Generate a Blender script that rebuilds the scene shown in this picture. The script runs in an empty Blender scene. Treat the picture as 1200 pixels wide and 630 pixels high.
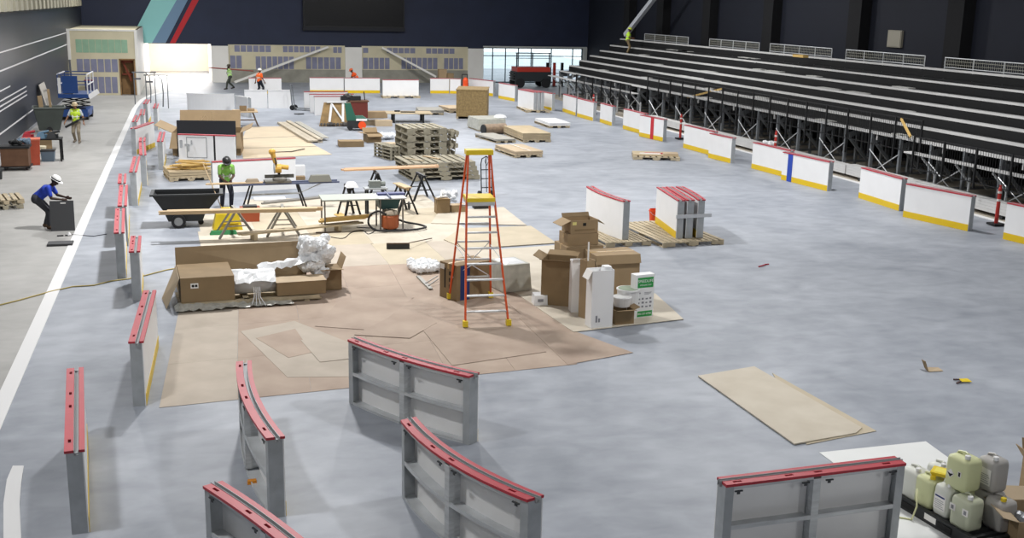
import bpy, bmesh, math, random
from mathutils import Vector, Matrix, noise
rnd = random.Random(7)
PI = math.pi
SC = bpy.context.scene
COL = SC.collection
# ------------------------------------------------------------------ camera
CF, PITCH, YAW, ROLL, CH = 1290.157, 0.2355336, 0.2865228, 0.0221044, 6.4
FW = Vector((math.sin(YAW)*math.cos(PITCH), math.cos(YAW)*math.cos(PITCH), -math.sin(PITCH)))
_r0 = Vector((math.cos(YAW), -math.sin(YAW), 0)); _u0 = _r0.cross(FW)
RT = _r0*math.cos(ROLL) + _u0*math.sin(ROLL); UP = -_r0*math.sin(ROLL) + _u0*math.cos(ROLL)
def ray(px, py): return FW*CF + RT*(px-600) - UP*(py-315)
def G(px, py, z=0.0):
    d = ray(px, py); t = (z-CH)/d.z
    return Vector((d.x*t, d.y*t, z))
def onY(px, py, Y):
    d = ray(px, py); t = Y/d.y
    return Vector((d.x*t, Y, CH+d.z*t))
def onX(px, py, X):
    d = ray(px, py); t = X/d.x
    return Vector((X, d.y*t, CH+d.z*t))
def E2(a, b, z=0.0):
    A = G(a[0], a[1], z); B = G(b[0], b[1], z); d = B-A
    return A, math.atan2(d.y, d.x), d.length
cam = bpy.data.cameras.new('camera'); cam.sensor_width = 36; cam.sensor_fit = 'HORIZONTAL'; cam.lens = CF*36/1200
cam.clip_end = 500
co = bpy.data.objects.new('camera', cam); COL.objects.link(co)
m3 = Matrix((RT, UP, -FW)).transposed()
co.matrix_world = Matrix.Translation((0, 0, CH)) @ m3.to_4x4()
SC.camera = co
SC.view_settings.view_transform = 'Standard'; SC.view_settings.look = 'None'
SC.view_settings.gamma = 1; SC.view_settings.use_curve_mapping = False
SC.view_settings.exposure = 0.0
# ------------------------------------------------------------------ materials
def lin(h):
    h = h.lstrip('#'); o = []
    for i in (0, 2, 4):
        c = int(h[i:i+2], 16)/255
        o.append(c/12.92 if c <= .04045 else ((c+.055)/1.055)**2.4)
    return (*o, 1)
MATS = {}
def mat(name, hexc, rough=.6, metal=0.0, var=.0, scale=4.0, hex2=None, stretch=(1, 1, 1), spec=.4, bump=0.0, emit=0, alpha=1, trans=0, detail=4):
    if name in MATS: return MATS[name]
    m = bpy.data.materials.new(name); m.use_nodes = True
    nt = m.node_tree; b = nt.nodes['Principled BSDF']
    c = lin(hexc)
    b.inputs['Base Color'].default_value = c
    b.inputs['Roughness'].default_value = rough; b.inputs['Metallic'].default_value = metal
    b.inputs['Specular IOR Level'].default_value = spec
    if trans: b.inputs['Transmission Weight'].default_value = trans
    if alpha < 1: b.inputs['Alpha'].default_value = alpha
    if emit:
        b.inputs['Emission Color'].default_value = c; b.inputs['Emission Strength'].default_value = emit
    if var > 0 or hex2 or bump:
        tc = nt.nodes.new('ShaderNodeTexCoord'); mp = nt.nodes.new('ShaderNodeMapping'); mp.inputs['Scale'].default_value = stretch
        nz = nt.nodes.new('ShaderNodeTexNoise'); nz.inputs['Scale'].default_value = scale; nz.inputs['Detail'].default_value = detail
        nt.links.new(tc.outputs['Object'], mp.inputs['Vector']); nt.links.new(mp.outputs['Vector'], nz.inputs['Vector'])
        if var > 0 or hex2:
            rp = nt.nodes.new('ShaderNodeValToRGB')
            rp.color_ramp.elements[0].position = .32; rp.color_ramp.elements[1].position = .68
            if hex2: a, d = lin(hexc), lin(hex2)
            else: a, d = tuple(x*(1-var) for x in c[:3])+(1,), tuple(min(1, x*(1+var)) for x in c[:3])+(1,)
            rp.color_ramp.elements[0].color = a; rp.color_ramp.elements[1].color = d
            nt.links.new(nz.outputs['Fac'], rp.inputs['Fac']); nt.links.new(rp.outputs['Color'], b.inputs['Base Color'])
        if bump:
            bp = nt.nodes.new('ShaderNodeBump'); bp.inputs['Strength'].default_value = bump; bp.inputs['Distance'].default_value = .02
            nt.links.new(nz.outputs['Fac'], bp.inputs['Height']); nt.links.new(bp.outputs['Normal'], b.inputs['Normal'])
    MATS[name] = m; return m
ALU = mat('aluminium', 'c6c9cb', .38, .3, .12, 3, stretch=(1, 1, 8))
GALV = mat('galvanised steel', 'a9adb0', .42, .2, .1, 5)
WHITE = mat('white board plastic', 'e9e9e9', .4, 0, .02, 2)
YEL = mat('yellow kick plastic', 'dcb91c', .45)
RED = mat('red cap plastic', 'b23440', .45, 0, .06, 5)
DKSLOT = mat('dark rubber', '1b1b1d', .7)
BLACK = mat('black painted steel', '131416', .5)
CARD = mat('brown cardboard', '9d8768', .8, 0, .07, 2.5)
CARDD = mat('dark cardboard', '8a7557', .8, 0, .08, 2.5)
CARDL = mat('pale cardboard', 'b8a58a', .8, 0, .06, 2.5)
WOOD = mat('pale lumber', 'bda583', .7, 0, .1, 3, stretch=(.6, 8, 8))
WOOD2 = mat('yellow lumber', 'c9a763', .7, 0, .12, 3, stretch=(.6, 8, 8))
PALW = mat('pallet wood', 'b3a58b', .8, 0, .2, 3, stretch=(1, 6, 1))
PALG = mat('weathered pallet wood', '99927f', .8, 0, .22, 3, stretch=(1, 6, 1))
PLY = mat('plywood', 'b3a284', .7, 0, .08, 2)
HARD = mat('brown hardboard', '9c897a', .75, 0, .1, 1.0, hex2='b09e8e')
HARDL = mat('grey tan hardboard', 'aba092', .75, 0, .06, 1.5, hex2='b8ad9f')
CREAM = mat('cream board', 'b9b0a0', .75, 0, .06, 1.5, hex2='c5bdae')
TANB = mat('tan board', 'b1a690', .75, 0, .06, 1.5, hex2='bdb19b')
OSB = mat('strand board', '7f6a46', .8, 0, .25, 9, hex2='9b8459', detail=6)
BLKP = mat('black plastic', '26282a', .5, 0, .12, 3)
GREY = mat('grey plastic', '6c7073', .5)
PLAS = mat('white plastic film', 'e6e8ea', .3, 0, .06, 6, bump=.5)
GPLAS = mat('grey shrink wrap', 'b3b3aa', .35, 0, .12, 5, bump=.6)
ORANGE = mat('orange fibreglass', 'd2521f', .45)
SAFO = mat('safety orange', 'e8501c', .5)
YPL = mat('yellow plastic', 'e0c52e', .45)
NAVY = mat('navy wall paint', '20283f', .6, 0, .12, .6)
TEAL = mat('teal paint', '8fcbc9', .6); STEEL = mat('steel blue paint', '6f8ca8', .6); REDP = mat('red wall paint', 'b8242b', .6)
DRY = mat('cream joint compound', 'cfc7ab', .85, 0, .06, 1)
PURP = mat('purple drywall', '84869c', .85, 0, .1, 2); GRND = mat('green drywall', '93b59a', .85, 0, .08, 2)
WPAINT = mat('white paint', 'e8e6e0', .7, 0, .03, 1)
BLUE = mat('blue machine paint', '2a4a86', .4); GREEN = mat('dark green plastic', '1f5a48', .5)
HOSE = mat('black hose rubber', '1d1d20', .55)
JGRN = mat('yellow green liquid jug', 'dee2b2', .35, trans=.15); JWHT = mat('milky jug', 'e6e8df', .35, trans=.15); JGRY = mat('grey liquid jug', 'b4b1ad', .35, trans=.1)
PAPER = mat('white paper', 'eceae6', .7); PRINT = mat('grey print', '8a8a90', .8); GREENP = mat('green print', '2f9a4a', .6); BLUEP = mat('blue print', '27386f', .6); DKP = mat('black print', '222222', .7)
# ------------------------------------------------------------------ mesh helpers
class MB:
    def __init__(s): s.v = []; s.f = []; s.mi = []; s.cur = 0
    def add(s, vs, fs):
        n = len(s.v); s.v += [Vector(v) for v in vs]; s.f += [tuple(i+n for i in f) for f in fs]; s.mi += [s.cur]*len(fs); return s
    def box(s, x0, x1, y0, y1, z0, z1, M=None):
        vs = [Vector((x, y, z)) for z in (z0, z1) for y in (y0, y1) for x in (x0, x1)]
        if M: vs = [M @ v for v in vs]
        return s.add(vs, [(0, 2, 3, 1), (4, 5, 7, 6), (0, 1, 5, 4), (2, 6, 7, 3), (0, 4, 6, 2), (1, 3, 7, 5)])
    def grid_box(s, x0, x1, y0, y1, z0, z1, n):      # box divided along x so that it can be bent
        vs = []; fs = []
        for i in range(n+1):
            x = x0+(x1-x0)*i/n; vs += [(x, y0, z0), (x, y1, z0), (x, y1, z1), (x, y0, z1)]
            if i:
                a = 4*(i-1); b = 4*i
                for k in range(4): fs.append((a+k, a+(k+1) % 4, b+(k+1) % 4, b+k))
        fs += [(3, 2, 1, 0), (4*n, 4*n+1, 4*n+2, 4*n+3)]
        return s.add(vs, fs)
    def tube(s, p, q, r, r2=None, n=8):
        p, q = Vector(p), Vector(q); r2 = r if r2 is None else r2
        d = (q-p); 
        if d.length < 1e-6: return s
        d.normalize(); a = d.orthogonal().normalized(); b = d.cross(a)
        vs = []
        for c, rr in ((p, r), (q, r2)):
            for i in range(n): t = 2*PI*i/n; vs.append(c+a*(rr*math.cos(t))+b*(rr*math.sin(t)))
        fs = [(i, (i+1) % n, n+(i+1) % n, n+i) for i in range(n)] + [tuple(range(n-1, -1, -1)), tuple(range(n, 2*n))]
        return s.add(vs, fs)
    def path(s, pts, r, n=8):
        pts = [Vector(p) for p in pts]; vs = []; fs = []; prev = None
        for i, p in enumerate(pts):
            d = (pts[min(i+1, len(pts)-1)]-pts[max(i-1, 0)]).normalized()
            if prev is None: a = d.orthogonal().normalized()
            else:
                a = (prev-d*prev.dot(d)); a = a.normalized() if a.length > 1e-6 else d.orthogonal().normalized()
            prev = a; b = d.cross(a)
            for k in range(n): t = 2*PI*k/n; vs.append(p+a*(r*math.cos(t))+b*(r*math.sin(t)))
            if i:
                o = n*(i-1)
                for k in range(n): fs.append((o+k, o+(k+1) % n, o+n+(k+1) % n, o+n+k))
        fs += [tuple(range(n-1, -1, -1)), tuple(range(n*(len(pts)-1), n*len(pts)))]
        return s.add(vs, fs)
    def beam(s, p, q, w, h, up=(0, 0, 1)):            # rectangular bar; w across, h along 'up'
        p, q = Vector(p), Vector(q); d = (q-p).normalized(); u = Vector(up)
        if abs(d.dot(u)) > .99: u = Vector((0, 1, 0))
        a = d.cross(u).normalized(); b = a.cross(d)
        vs = [c+a*(sx*w/2)+b*(sz*h/2) for c in (p, q) for sx, sz in ((-1, -1), (1, -1), (1, 1), (-1, 1))]
        return s.add(vs, [(0, 1, 5, 4), (1, 2, 6, 5), (2, 3, 7, 6), (3, 0, 4, 7), (3, 2, 1, 0), (4, 5, 6, 7)])
    def prism(s, pts, z0, z1):
        n = len(pts); vs = [(p[0], p[1], z0) for p in pts]+[(p[0], p[1], z1) for p in pts]
        fs = [(i, (i+1) % n, n+(i+1) % n, n+i) for i in range(n)]+[tuple(range(n-1, -1, -1)), tuple(range(n, 2*n))]
        return s.add(vs, fs)
    def prism_ax(s, pts, a, b, ax='y'):               # outline in the other two axes, extruded along ax
        n = len(pts); vs = []
        for t in (a, b):
            for p in pts: vs.append((t, p[0], p[1]) if ax == 'x' else (p[0], t, p[1]))
        fs = [(i, (i+1) % n, n+(i+1) % n, n+i) for i in range(n)]+[tuple(range(n-1, -1, -1)), tuple(range(n, 2*n))]
        return s.add(vs, fs)
    def lathe(s, prof, c=(0, 0, 0), n=16, sx=1, sy=1):
        c = Vector(c); vs = []; fs = []
        for r, z in prof:
            for i in range(n): t = 2*PI*i/n; vs.append(c+Vector((r*sx*math.cos(t), r*sy*math.sin(t), z)))
        for j in range(len(prof)-1):
            for i in range(n): fs.append((j*n+i, j*n+(i+1) % n, (j+1)*n+(i+1) % n, (j+1)*n+i))
        fs += [tuple(range(n-1, -1, -1)), tuple(range((len(prof)-1)*n, len(prof)*n))]
        return s.add(vs, fs)
    def ball(s, c, rx, ry=None, rz=None, n=10):
        ry = ry or rx; rz = rz or rx; c = Vector(c); m = n//2+1
        prof = [(max(1e-4, math.sin(PI*j/m)), -math.cos(PI*j/m)) for j in range(m+1)]
        vs = []; fs = []
        for r, z in prof:
            for i in range(n): t = 2*PI*i/n; vs.append(c+Vector((rx*r*math.cos(t), ry*r*math.sin(t), rz*z)))
        for j in range(m):
            for i in range(n): fs.append((j*n+i, j*n+(i+1) % n, (j+1)*n+(i+1) % n, (j+1)*n+i))
        return s.add(vs, fs)
    def frustum(s, a, b, z0, z1):                     # a, b = (x0,x1,y0,y1) at bottom / top
        vs = [(x, y, z0) for x, y in ((a[0], a[2]), (a[1], a[2]), (a[1], a[3]), (a[0], a[3]))]+[(x, y, z1) for x, y in ((b[0], b[2]), (b[1], b[2]), (b[1], b[3]), (b[0], b[3]))]
        return s.add(vs, [(3, 2, 1, 0), (4, 5, 6, 7), (0, 1, 5, 4), (1, 2, 6, 5), (2, 3, 7, 6), (3, 0, 4, 7)])
    def quad(s, pts, t, nrm=None):                    # thin plate through 4 points, thickness t
        pts = [Vector(p) for p in pts]
        n = ((pts[1]-pts[0]).cross(pts[-1]-pts[0])).normalized()
        k = len(pts); vs = [p-n*t/2 for p in pts]+[p+n*t/2 for p in pts]
        return s.add(vs, [(i, (i+1) % k, k+(i+1) % k, k+i) for i in range(k)]+[tuple(range(k-1, -1, -1)), tuple(range(k, 2*k))])
    def bend(s, fn):
        s.v = [Vector(fn(v)) for v in s.v]; return s
    def xf(s, M):
        s.v = [M @ v for v in s.v]; return s
    def mesh(s, name, m, smooth=False):
        me = bpy.data.meshes.new(name); me.from_pydata([tuple(v) for v in s.v], [], s.f)
        for mm in (m if isinstance(m, (list, tuple)) else [m]): me.materials.append(mm)
        if isinstance(m, (list, tuple)):
            for p, i in zip(me.polygons, s.mi): p.material_index = i
        bm = bmesh.new(); bm.from_mesh(me); bmesh.ops.recalc_face_normals(bm, faces=bm.faces); bm.to_mesh(me); bm.free()
        if smooth:
            for p in me.polygons: p.use_smooth = True
        me.update(); return me
    def build(s, name, m, parent=None, smooth=False, label=None):
        return link(name, s.mesh(name, m, smooth), parent, label)
def link(name, me, parent=None, label=None):
    o = bpy.data.objects.new(name, me); COL.objects.link(o)
    if parent is not None: o.parent = parent
    if label: o['label'] = label
    return o
def tag(o, label, cat, group=None, kind=None):
    o['label'] = label; o['category'] = cat
    if group: o['group'] = group
    if kind: o['kind'] = kind
    return o
def thing(name, label, cat, loc=(0, 0, 0), rz=0, group=None):
    o = bpy.data.objects.new(name, None); o.empty_display_size = .2; COL.objects.link(o)
    o.location = loc; o.rotation_euler = (0, 0, rz)
    return tag(o, label, cat, group)
def struct(name, mb, m, smooth=False):
    o = mb.build(name, m, None, smooth); o['kind'] = 'structure'; return o
def dup(root, loc, rz, label=None, group=None):
    r = root.copy(); COL.objects.link(r); r.location = loc; r.rotation_euler = (0, 0, rz)
    if label: r['label'] = label
    if group: r['group'] = group
    for ch in list(root.children):
        c = ch.copy(); COL.objects.link(c); c.parent = r
        for g in list(ch.children):
            d = g.copy(); COL.objects.link(d); d.parent = c
    return r
def text_mesh(name, s, size, m, parent, loc, rot, align='CENTER'):
    cu = bpy.data.curves.new(name, 'FONT'); cu.body = s; cu.size = size; cu.extrude = .001; cu.align_x = align; cu.align_y = 'CENTER'
    t = bpy.data.objects.new(name+'_tmp', cu); COL.objects.link(t)
    bpy.context.view_layer.update()
    me = bpy.data.meshes.new_from_object(t.evaluated_get(bpy.context.evaluated_depsgraph_get()))
    bpy.data.objects.remove(t)
    me.materials.clear(); me.materials.append(m)
    o = link(name, me, parent); o.location = loc; o.rotation_euler = rot; return o
def remesh(name, caps, m, parent, vox=.012, it=4, balls=()):
    f = MB()
    for p, q, r1, r2 in caps:
        f.tube(p, q, r1, r2, 12); f.ball(p, r1, n=12); f.ball(q, r2, n=12)
    for c, rx, ry, rz_ in balls: f.ball(c, rx, ry, rz_, n=16)
    me = bpy.data.meshes.new(name+'_raw'); me.from_pydata([tuple(v) for v in f.v], [], f.f)
    bm = bmesh.new(); bm.from_mesh(me); bmesh.ops.recalc_face_normals(bm, faces=bm.faces); bm.to_mesh(me); bm.free()
    o = bpy.data.objects.new(name+'_raw', me); COL.objects.link(o)
    md = o.modifiers.new('r', 'REMESH'); md.mode = 'VOXEL'; md.voxel_size = vox; md.use_smooth_shade = True
    ms = o.modifiers.new('s', 'SMOOTH'); ms.factor = .5; ms.iterations = it
    bpy.context.view_layer.update()
    nm = bpy.data.meshes.new_from_object(o.evaluated_get(bpy.context.evaluated_depsgraph_get()))
    bpy.data.objects.remove(o); nm.name = name
    nm.materials.clear(); nm.materials.append(m)
    for p in nm.polygons: p.use_smooth = True
    return link(name, nm, parent)

def smooth_pts(P, k=5):
    P = [Vector(p) for p in P]; o = []
    for i in range(len(P)-1):
        a, b, c, d = P[max(i-1, 0)], P[i], P[i+1], P[min(i+2, len(P)-1)]
        for j in range(k):
            t = j/k; o.append(.5*((2*b)+(c-a)*t+(2*a-5*b+4*c-d)*t*t+(3*b-a-3*c+d)*t*t*t))
    return o+[P[-1]]
# ------------------------------------------------------------------ setting
XL, XR, YB = -7.45, 32.8, 90.0
def floor_mat(name, a, b, c):
    m = bpy.data.materials.new(name); m.use_nodes = True; nt = m.node_tree; bs = nt.nodes['Principled BSDF']
    tc = nt.nodes.new('ShaderNodeTexCoord')
    def noise(sc, st, det=5, dist=0):
        mp = nt.nodes.new('ShaderNodeMapping'); mp.inputs['Scale'].default_value = st
        n = nt.nodes.new('ShaderNodeTexNoise'); n.inputs['Scale'].default_value = sc; n.inputs['Detail'].default_value = det; n.inputs['Distortion'].default_value = dist
        nt.links.new(tc.outputs['Object'], mp.inputs['Vector']); nt.links.new(mp.outputs['Vector'], n.inputs['Vector']); return n
    n1 = noise(.45, (.9, 1, 1), 5, .8); n2 = noise(2.2, (.8, 1.2, 1), 4, .3); n3 = noise(.12, (1, .5, 1), 3)
    rp = nt.nodes.new('ShaderNodeValToRGB'); e = rp.color_ramp.elements
    e[0].position = .34; e[1].position = .68; e[0].color = lin(a); e[1].color = lin(c)
    k = e.new(.5); k.color = lin(b)
    mx = nt.nodes.new('ShaderNodeMath'); mx.operation = 'MULTIPLY_ADD'; mx.inputs[1].default_value = .3
    nt.links.new(n2.outputs['Fac'], mx.inputs[0])
    m2 = nt.nodes.new('ShaderNodeMath'); m2.operation = 'MULTIPLY_ADD'; m2.inputs[1].default_value = .5
    nt.links.new(n1.outputs['Fac'], m2.inputs[0])
    m4 = nt.nodes.new('ShaderNodeMath'); m4.operation = 'MULTIPLY'; m4.inputs[1].default_value = .2; nt.links.new(n3.outputs['Fac'], m4.inputs[0])
    nt.links.new(m4.outputs[0], m2.inputs[2]); nt.links.new(m2.outputs[0], mx.inputs[2])
    nt.links.new(mx.outputs[0], rp.inputs['Fac']); nt.links.new(rp.outputs['Color'], bs.inputs['Base Color'])
    bs.inputs['Roughness'].default_value = .5; bs.inputs['Specular IOR Level'].default_value = .3
    return m
FRINK = floor_mat('rink concrete', '7f858e', '959aa3', 'abb0b8')
FWALK = floor_mat('walkway concrete', '93928f', 'a2a19e', 'b0afac')
f = MB()
edge = [(-3.07, -22), (-3.07, 68), (-3.0, 71.3), (-2.85, 74.5), (-2.5, 77.5), (-1.9, 80), (-.6, 83)]
f.add([(e[0], e[1], 0) for e in edge]+[(-.6, 110, 0), (45, 110, 0), (45, -22, 0)], [tuple(range(len(edge)+3))[::-1]])
f.cur = 1
f.add([(e[0], e[1], 0) for e in edge]+[(-.6, 110, 0), (-16, 110, 0), (-16, -22, 0)], [tuple(range(len(edge)+3))])
struct('floor', f, [FRINK, FWALK])
ln = MB()                                                # white edge strip of the rink slab
for (a, b) in zip(edge[:-1], edge[1:]): ln.beam((a[0]-.02, a[1], .006), (b[0]-.02, b[1]+.01, .006), .26, .012)
struct('trim_1', ln, mat('white strip', 'dedede', .6))
ln2 = MB(); ln2.box(24.55, 24.75, 15, 70, 0, .02); struct('trim_2', ln2, mat('white strip', 'dedede', .6))
pav = MB(); pav.box(24.75, XR, 10, 78, 0, .012); struct('trim_3', pav, mat('beige slab', 'a59d90', .8, 0, .06, 1))
# left wall: navy metal panels with white stripes and a ribbed band on top
wl = MB(); wl.box(XL-.2, XL, -22, YB, 0, 12)
WALLL = mat('dark slate panel', '2b303b', .42, .1, .1, .5, spec=.5)
struct('wall_left', wl, WALLL)
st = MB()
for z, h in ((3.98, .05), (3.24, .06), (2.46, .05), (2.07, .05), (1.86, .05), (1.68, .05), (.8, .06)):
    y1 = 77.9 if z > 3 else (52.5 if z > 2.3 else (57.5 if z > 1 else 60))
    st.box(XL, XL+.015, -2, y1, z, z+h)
struct('trim_4', st, mat('white wall stripe', 'd8d8da', .5))
bs = MB(); bs.box(XL, XL+.03, -2, 78, 0, .12); struct('baseboard_left', bs, mat('grey base', '8b8d92', .5))
rb = MB(); rb.box(XL, XL+.02, -2, 86, 5.66, 9)
rb2 = MB(); y = 40.0
while y < 86:
    rb2.box(XL+.021, XL+.35, y, y+.8, 5.66, 9); y += 1.7
struct('trim_50', rb2, mat('pale ribs', 'a09c8a', .6, 0, .08, 1))
rb.box(XL, XL+.24, -2, 86, 5.6, 5.659)
struct('trim_5', rb, mat('dark rib backing', '3c3c38', .6, .0, .15, 1))
# back wall (openings: the lobby on the left, the glazed front on the right)
wb = MB()
LX0, LX1, GX0, GX1, DH = -3.15, 1.81, 23.59, 32.37, 2.92
wb.box(XL, 34, YB, YB+.3, DH, 12); wb.box(XL, LX0, YB, YB+.3, 0, DH); wb.box(LX1, GX0, YB, YB+.3, 0, DH); wb.box(GX1, 34, YB, YB+.3, 0, DH)
struct('wall_back', wb, NAVY)
# painted diagonal stripes
def stripe(name, pix, m, dy):
    s = MB(); P = [onY(px, py, YB-dy) for px, py in pix]
    s.prism_ax([(p.x, p.z) for p in P], YB-dy, YB, 'y'); return struct(name, s, m)
def ext(t, b, k=.55): return (t[0]+(t[0]-b[0])*k, t[1]+(t[1]-b[1])*k)
a, b, c, d = (177, 0), (158, 36), (207, 0), (178, 50.5)
stripe('trim_6', [ext(a, (150.5, 51)), (150.5, 51), d, ext(c, d)], TEAL, .012)
stripe('trim_7', [ext((207, 0), (178, 50.5)), (178, 50.5), (194, 50.5), ext((220, 0), (194, 50.5))], STEEL, .012)
stripe('trim_8', [ext((225, 0), (199, 50.5)), (199, 50.5), (205.5, 50.5), ext((233, 0), (205.5, 50.5))], REDP, .012)
# drywall bays between white piers
dn = 9
def bay(x0, x1, holes):
    global dn
    w = MB(); w.box(x0, x1, YB-.08, YB, 0, DH-.01)
    struct('trim_%d' % dn, w, DRY); dn += 1
    p = MB()
    for (px0, px1, py0, py1) in holes:
        A = onY(px0, py0, YB-.1); B = onY(px1, py1, YB-.1); n = max(1, round((B.x-A.x)/.45)); w_ = (B.x-A.x)/n
        for i in range(n): p.box(A.x+i*w_+.035, A.x+(i+1)*w_-.035, YB-.095, YB-.08, B.z, A.z)
    struct('trim_%d' % dn, p, PURP); dn += 1
bay(3.09, 12.15, [(274, 318, 53, 61), (331, 376, 54, 61.5), (390, 401, 55, 62), (269, 284, 65, 80), (299, 345, 66, 81), (358, 400, 67, 81)])
bay(13.5, 22.28, [(425, 432, 56, 62), (453, 487, 56, 62.5), (499, 533, 56.5, 63), (425, 457, 67.5, 81), (470, 513, 67.5, 81), (520, 543, 68, 81)])
for x0, x1 in ((1.81, 3.09), (12.15, 13.5), (22.28, GX0)):
    w = MB(); w.box(x0, x1, YB-.22, YB, 0, DH-.12); struct('trim_%d' % dn, w, WPAINT); dn += 1
w = MB()
for x0, x1 in ((3.09, 12.15), (13.5, 22.28)): w.box(x0, x1, YB-.11, YB-.08, 0, 1.02)
struct('trim_%d' % dn, w, mat('grey block base', '97958a', .85, 0, .1, 2)); dn += 1
# lobby behind the left opening, flooded with daylight
lw = MB(); lw.box(LX0-.2, LX0, YB, 104, 0, 4); lw.box(LX1, LX1+.2, YB+.3, 104, 0, 4); lw.box(LX0, LX1, 104, 104.2, 0, 4); lw.box(LX0-.2, LX1+.2, YB+.3, 104, 3.6, 3.8)
struct('wall_lobby', lw, mat('lobby drywall', 'eae2d6', .8, 0, .05, .6))
lp = MB()
for x0, x1, z0, z1 in ((-3.0, -1.6, 2.5, 2.8), (-1.2, -.2, 2.4, 2.8), (.2, 1.2, 2.5, 2.8)): lp.box(x0, x1, 103.96, 104, z0, z1)
struct('trim_%d' % dn, lp, PURP); dn += 1
# drywall room in the back left corner, with a doorway
RX, RY = -3.15, 78.0
RH = onY(163, 36, RY).z
dA = onY(140, 69.5, RY); dB = onY(159.5, 110, RY)
w = MB(); w.box(XL, dA.x, RY, RY+.15, 0, RH); w.box(dB.x, RX, RY, RY+.15, 0, RH); w.box(dA.x, dB.x, RY, RY+.15, dA.z, RH)
w.box(RX-.15, RX, RY+.15, YB, 0, RH); w.box(XL, RX, RY+.15, YB, RH-.15, RH)
struct('wall_corner_room', w, DRY)
w = MB(); w.box(RX-.14, RX+.02, RY-.03, RY, 0, RH+.03); w.box(XL, RX+.02, RY-.04, RY, RH-.05, RH+.06); w.box(XL+.02, XL+.2, RY-.03, RY, 2.3, RH)
w.box(RX, RX+.02, RY, YB, 0, RH)
struct('trim_%d' % dn, w, WPAINT); dn += 1
w = MB()
def patch(mb, px0, px1, py0, py1, gap=.03, n=None):
    A = onY(px0, py0, RY-.03); B = onY(px1, py1, RY-.03); n = n or max(1, round((B.x-A.x)/.42)); ww = (B.x-A.x)/n
    for i in range(n): mb.box(A.x+i*ww+gap, A.x+(i+1)*ww-gap, RY-.015, RY, B.z, A.z)
patch(w, 89, 139, 69, 84.5); patch(w, 99, 139, 90, 109)
struct('trim_%d' % dn, w, PURP); dn += 1
w = MB(); patch(w, 88, 150, 46, 62, .012); struct('trim_%d' % dn, w, GRND); dn += 1
df = MB()
for x in (dA.x, dB.x): df.box(x-.04, x+.04, RY-.03, RY+.18, 0, dA.z)
df.box(dA.x-.04, dB.x+.04, RY-.03, RY+.18, dA.z-.05, dA.z+.04)
df.box(dA.x+.04, dB.x-.04, RY+.7, RY+.75, 0, dA.z-.06)
door = struct('door_1', df, mat('raw door wood', '8a6a45', .7, 0, .2, 3))
brace = MB(); brace.beam((dA.x+.2, RY+.4, dA.z-.2), (dB.x-.25, RY+.4, .9), .1, .12); brace.box(dA.x+.1, dB.x-.1, RY+.35, RY+.69, 2.1, 2.3); brace.box(dA.x+.1, dB.x-.1, RY+.4, RY+.69, 1.3, 1.4)
brace.build('brace', mat('red brown timber', '7b3a26', .7), door)
# glazed front on the right
gw = thing  # alias kept short
wf = MB()
zt = DH
ys0, ys1 = YB+.05, YB+.17
wf.box(GX0, GX1, ys0, ys1, zt-.1, zt); wf.box(GX0, GX1, ys0, ys1, 0, .1)
for px in (577.5, 592.5, 607.5, 622.5, 646, 671): 
    x = onY(px, 80, YB).x; wf.box(x-.035, x+.035, ys0, ys1, .1, zt-.1)
zt2 = onY(600, 65.5, YB).z; wf.box(GX0, GX1, ys0, ys1, zt2-.035, zt2+.035)
zt3 = onY(650, 86, YB).z; wf.box(onY(641, 80, YB).x, onY(672, 80, YB).x, ys0, ys1, zt3-.03, zt3+.03)
for x in (GX0+.04, GX1-.04): wf.box(x-.04, x+.04, ys0, ys1, 0, zt)
win = struct('window_1', wf, mat('window aluminium', '58686e', .5, .3))
pane = MB(); pane.box(GX0+.08, GX1-.08, YB+.1, YB+.112, .1, zt-.1)
GLASS = bpy.data.materials.new('clear glass'); GLASS.use_nodes = True
nt = GLASS.node_tree; nt.nodes.remove(nt.nodes['Principled BSDF'])
tr = nt.nodes.new('ShaderNodeBsdfTransparent'); tr.inputs['Color'].default_value = (.93, .97, .98, 1); gl = nt.nodes.new('ShaderNodeBsdfGlossy'); gl.inputs['Roughness'].default_value = .02
mxs = nt.nodes.new('ShaderNodeMixShader'); mxs.inputs['Fac'].default_value = .06
nt.links.new(tr.outputs[0], mxs.inputs[1]); nt.links.new(gl.outputs[0], mxs.inputs[2]); nt.links.new(mxs.outputs[0], nt.nodes['Material Output'].inputs['Surface'])
pane.build('glass', GLASS, win)
w = MB(); w.box(GX1, GX1+.35, YB-.12, YB, 0, DH+.04); w.box(GX0, GX1+.35, YB-.05, YB, DH-.02, DH+.1)
struct('trim_%d' % dn, w, mat('pale grey reveal', 'b9bdba', .7)); dn += 1
# outside ground seen through the glass: pale paving and a snowy bank
og = MB(); og.box(GX0-12, GX1+14, YB+.4, 150, -.06, -.02); struct('trim_%d' % dn, og, mat('outside paving', 'c9d3d8', .8, 0, .08, .4)); dn += 1
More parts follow.
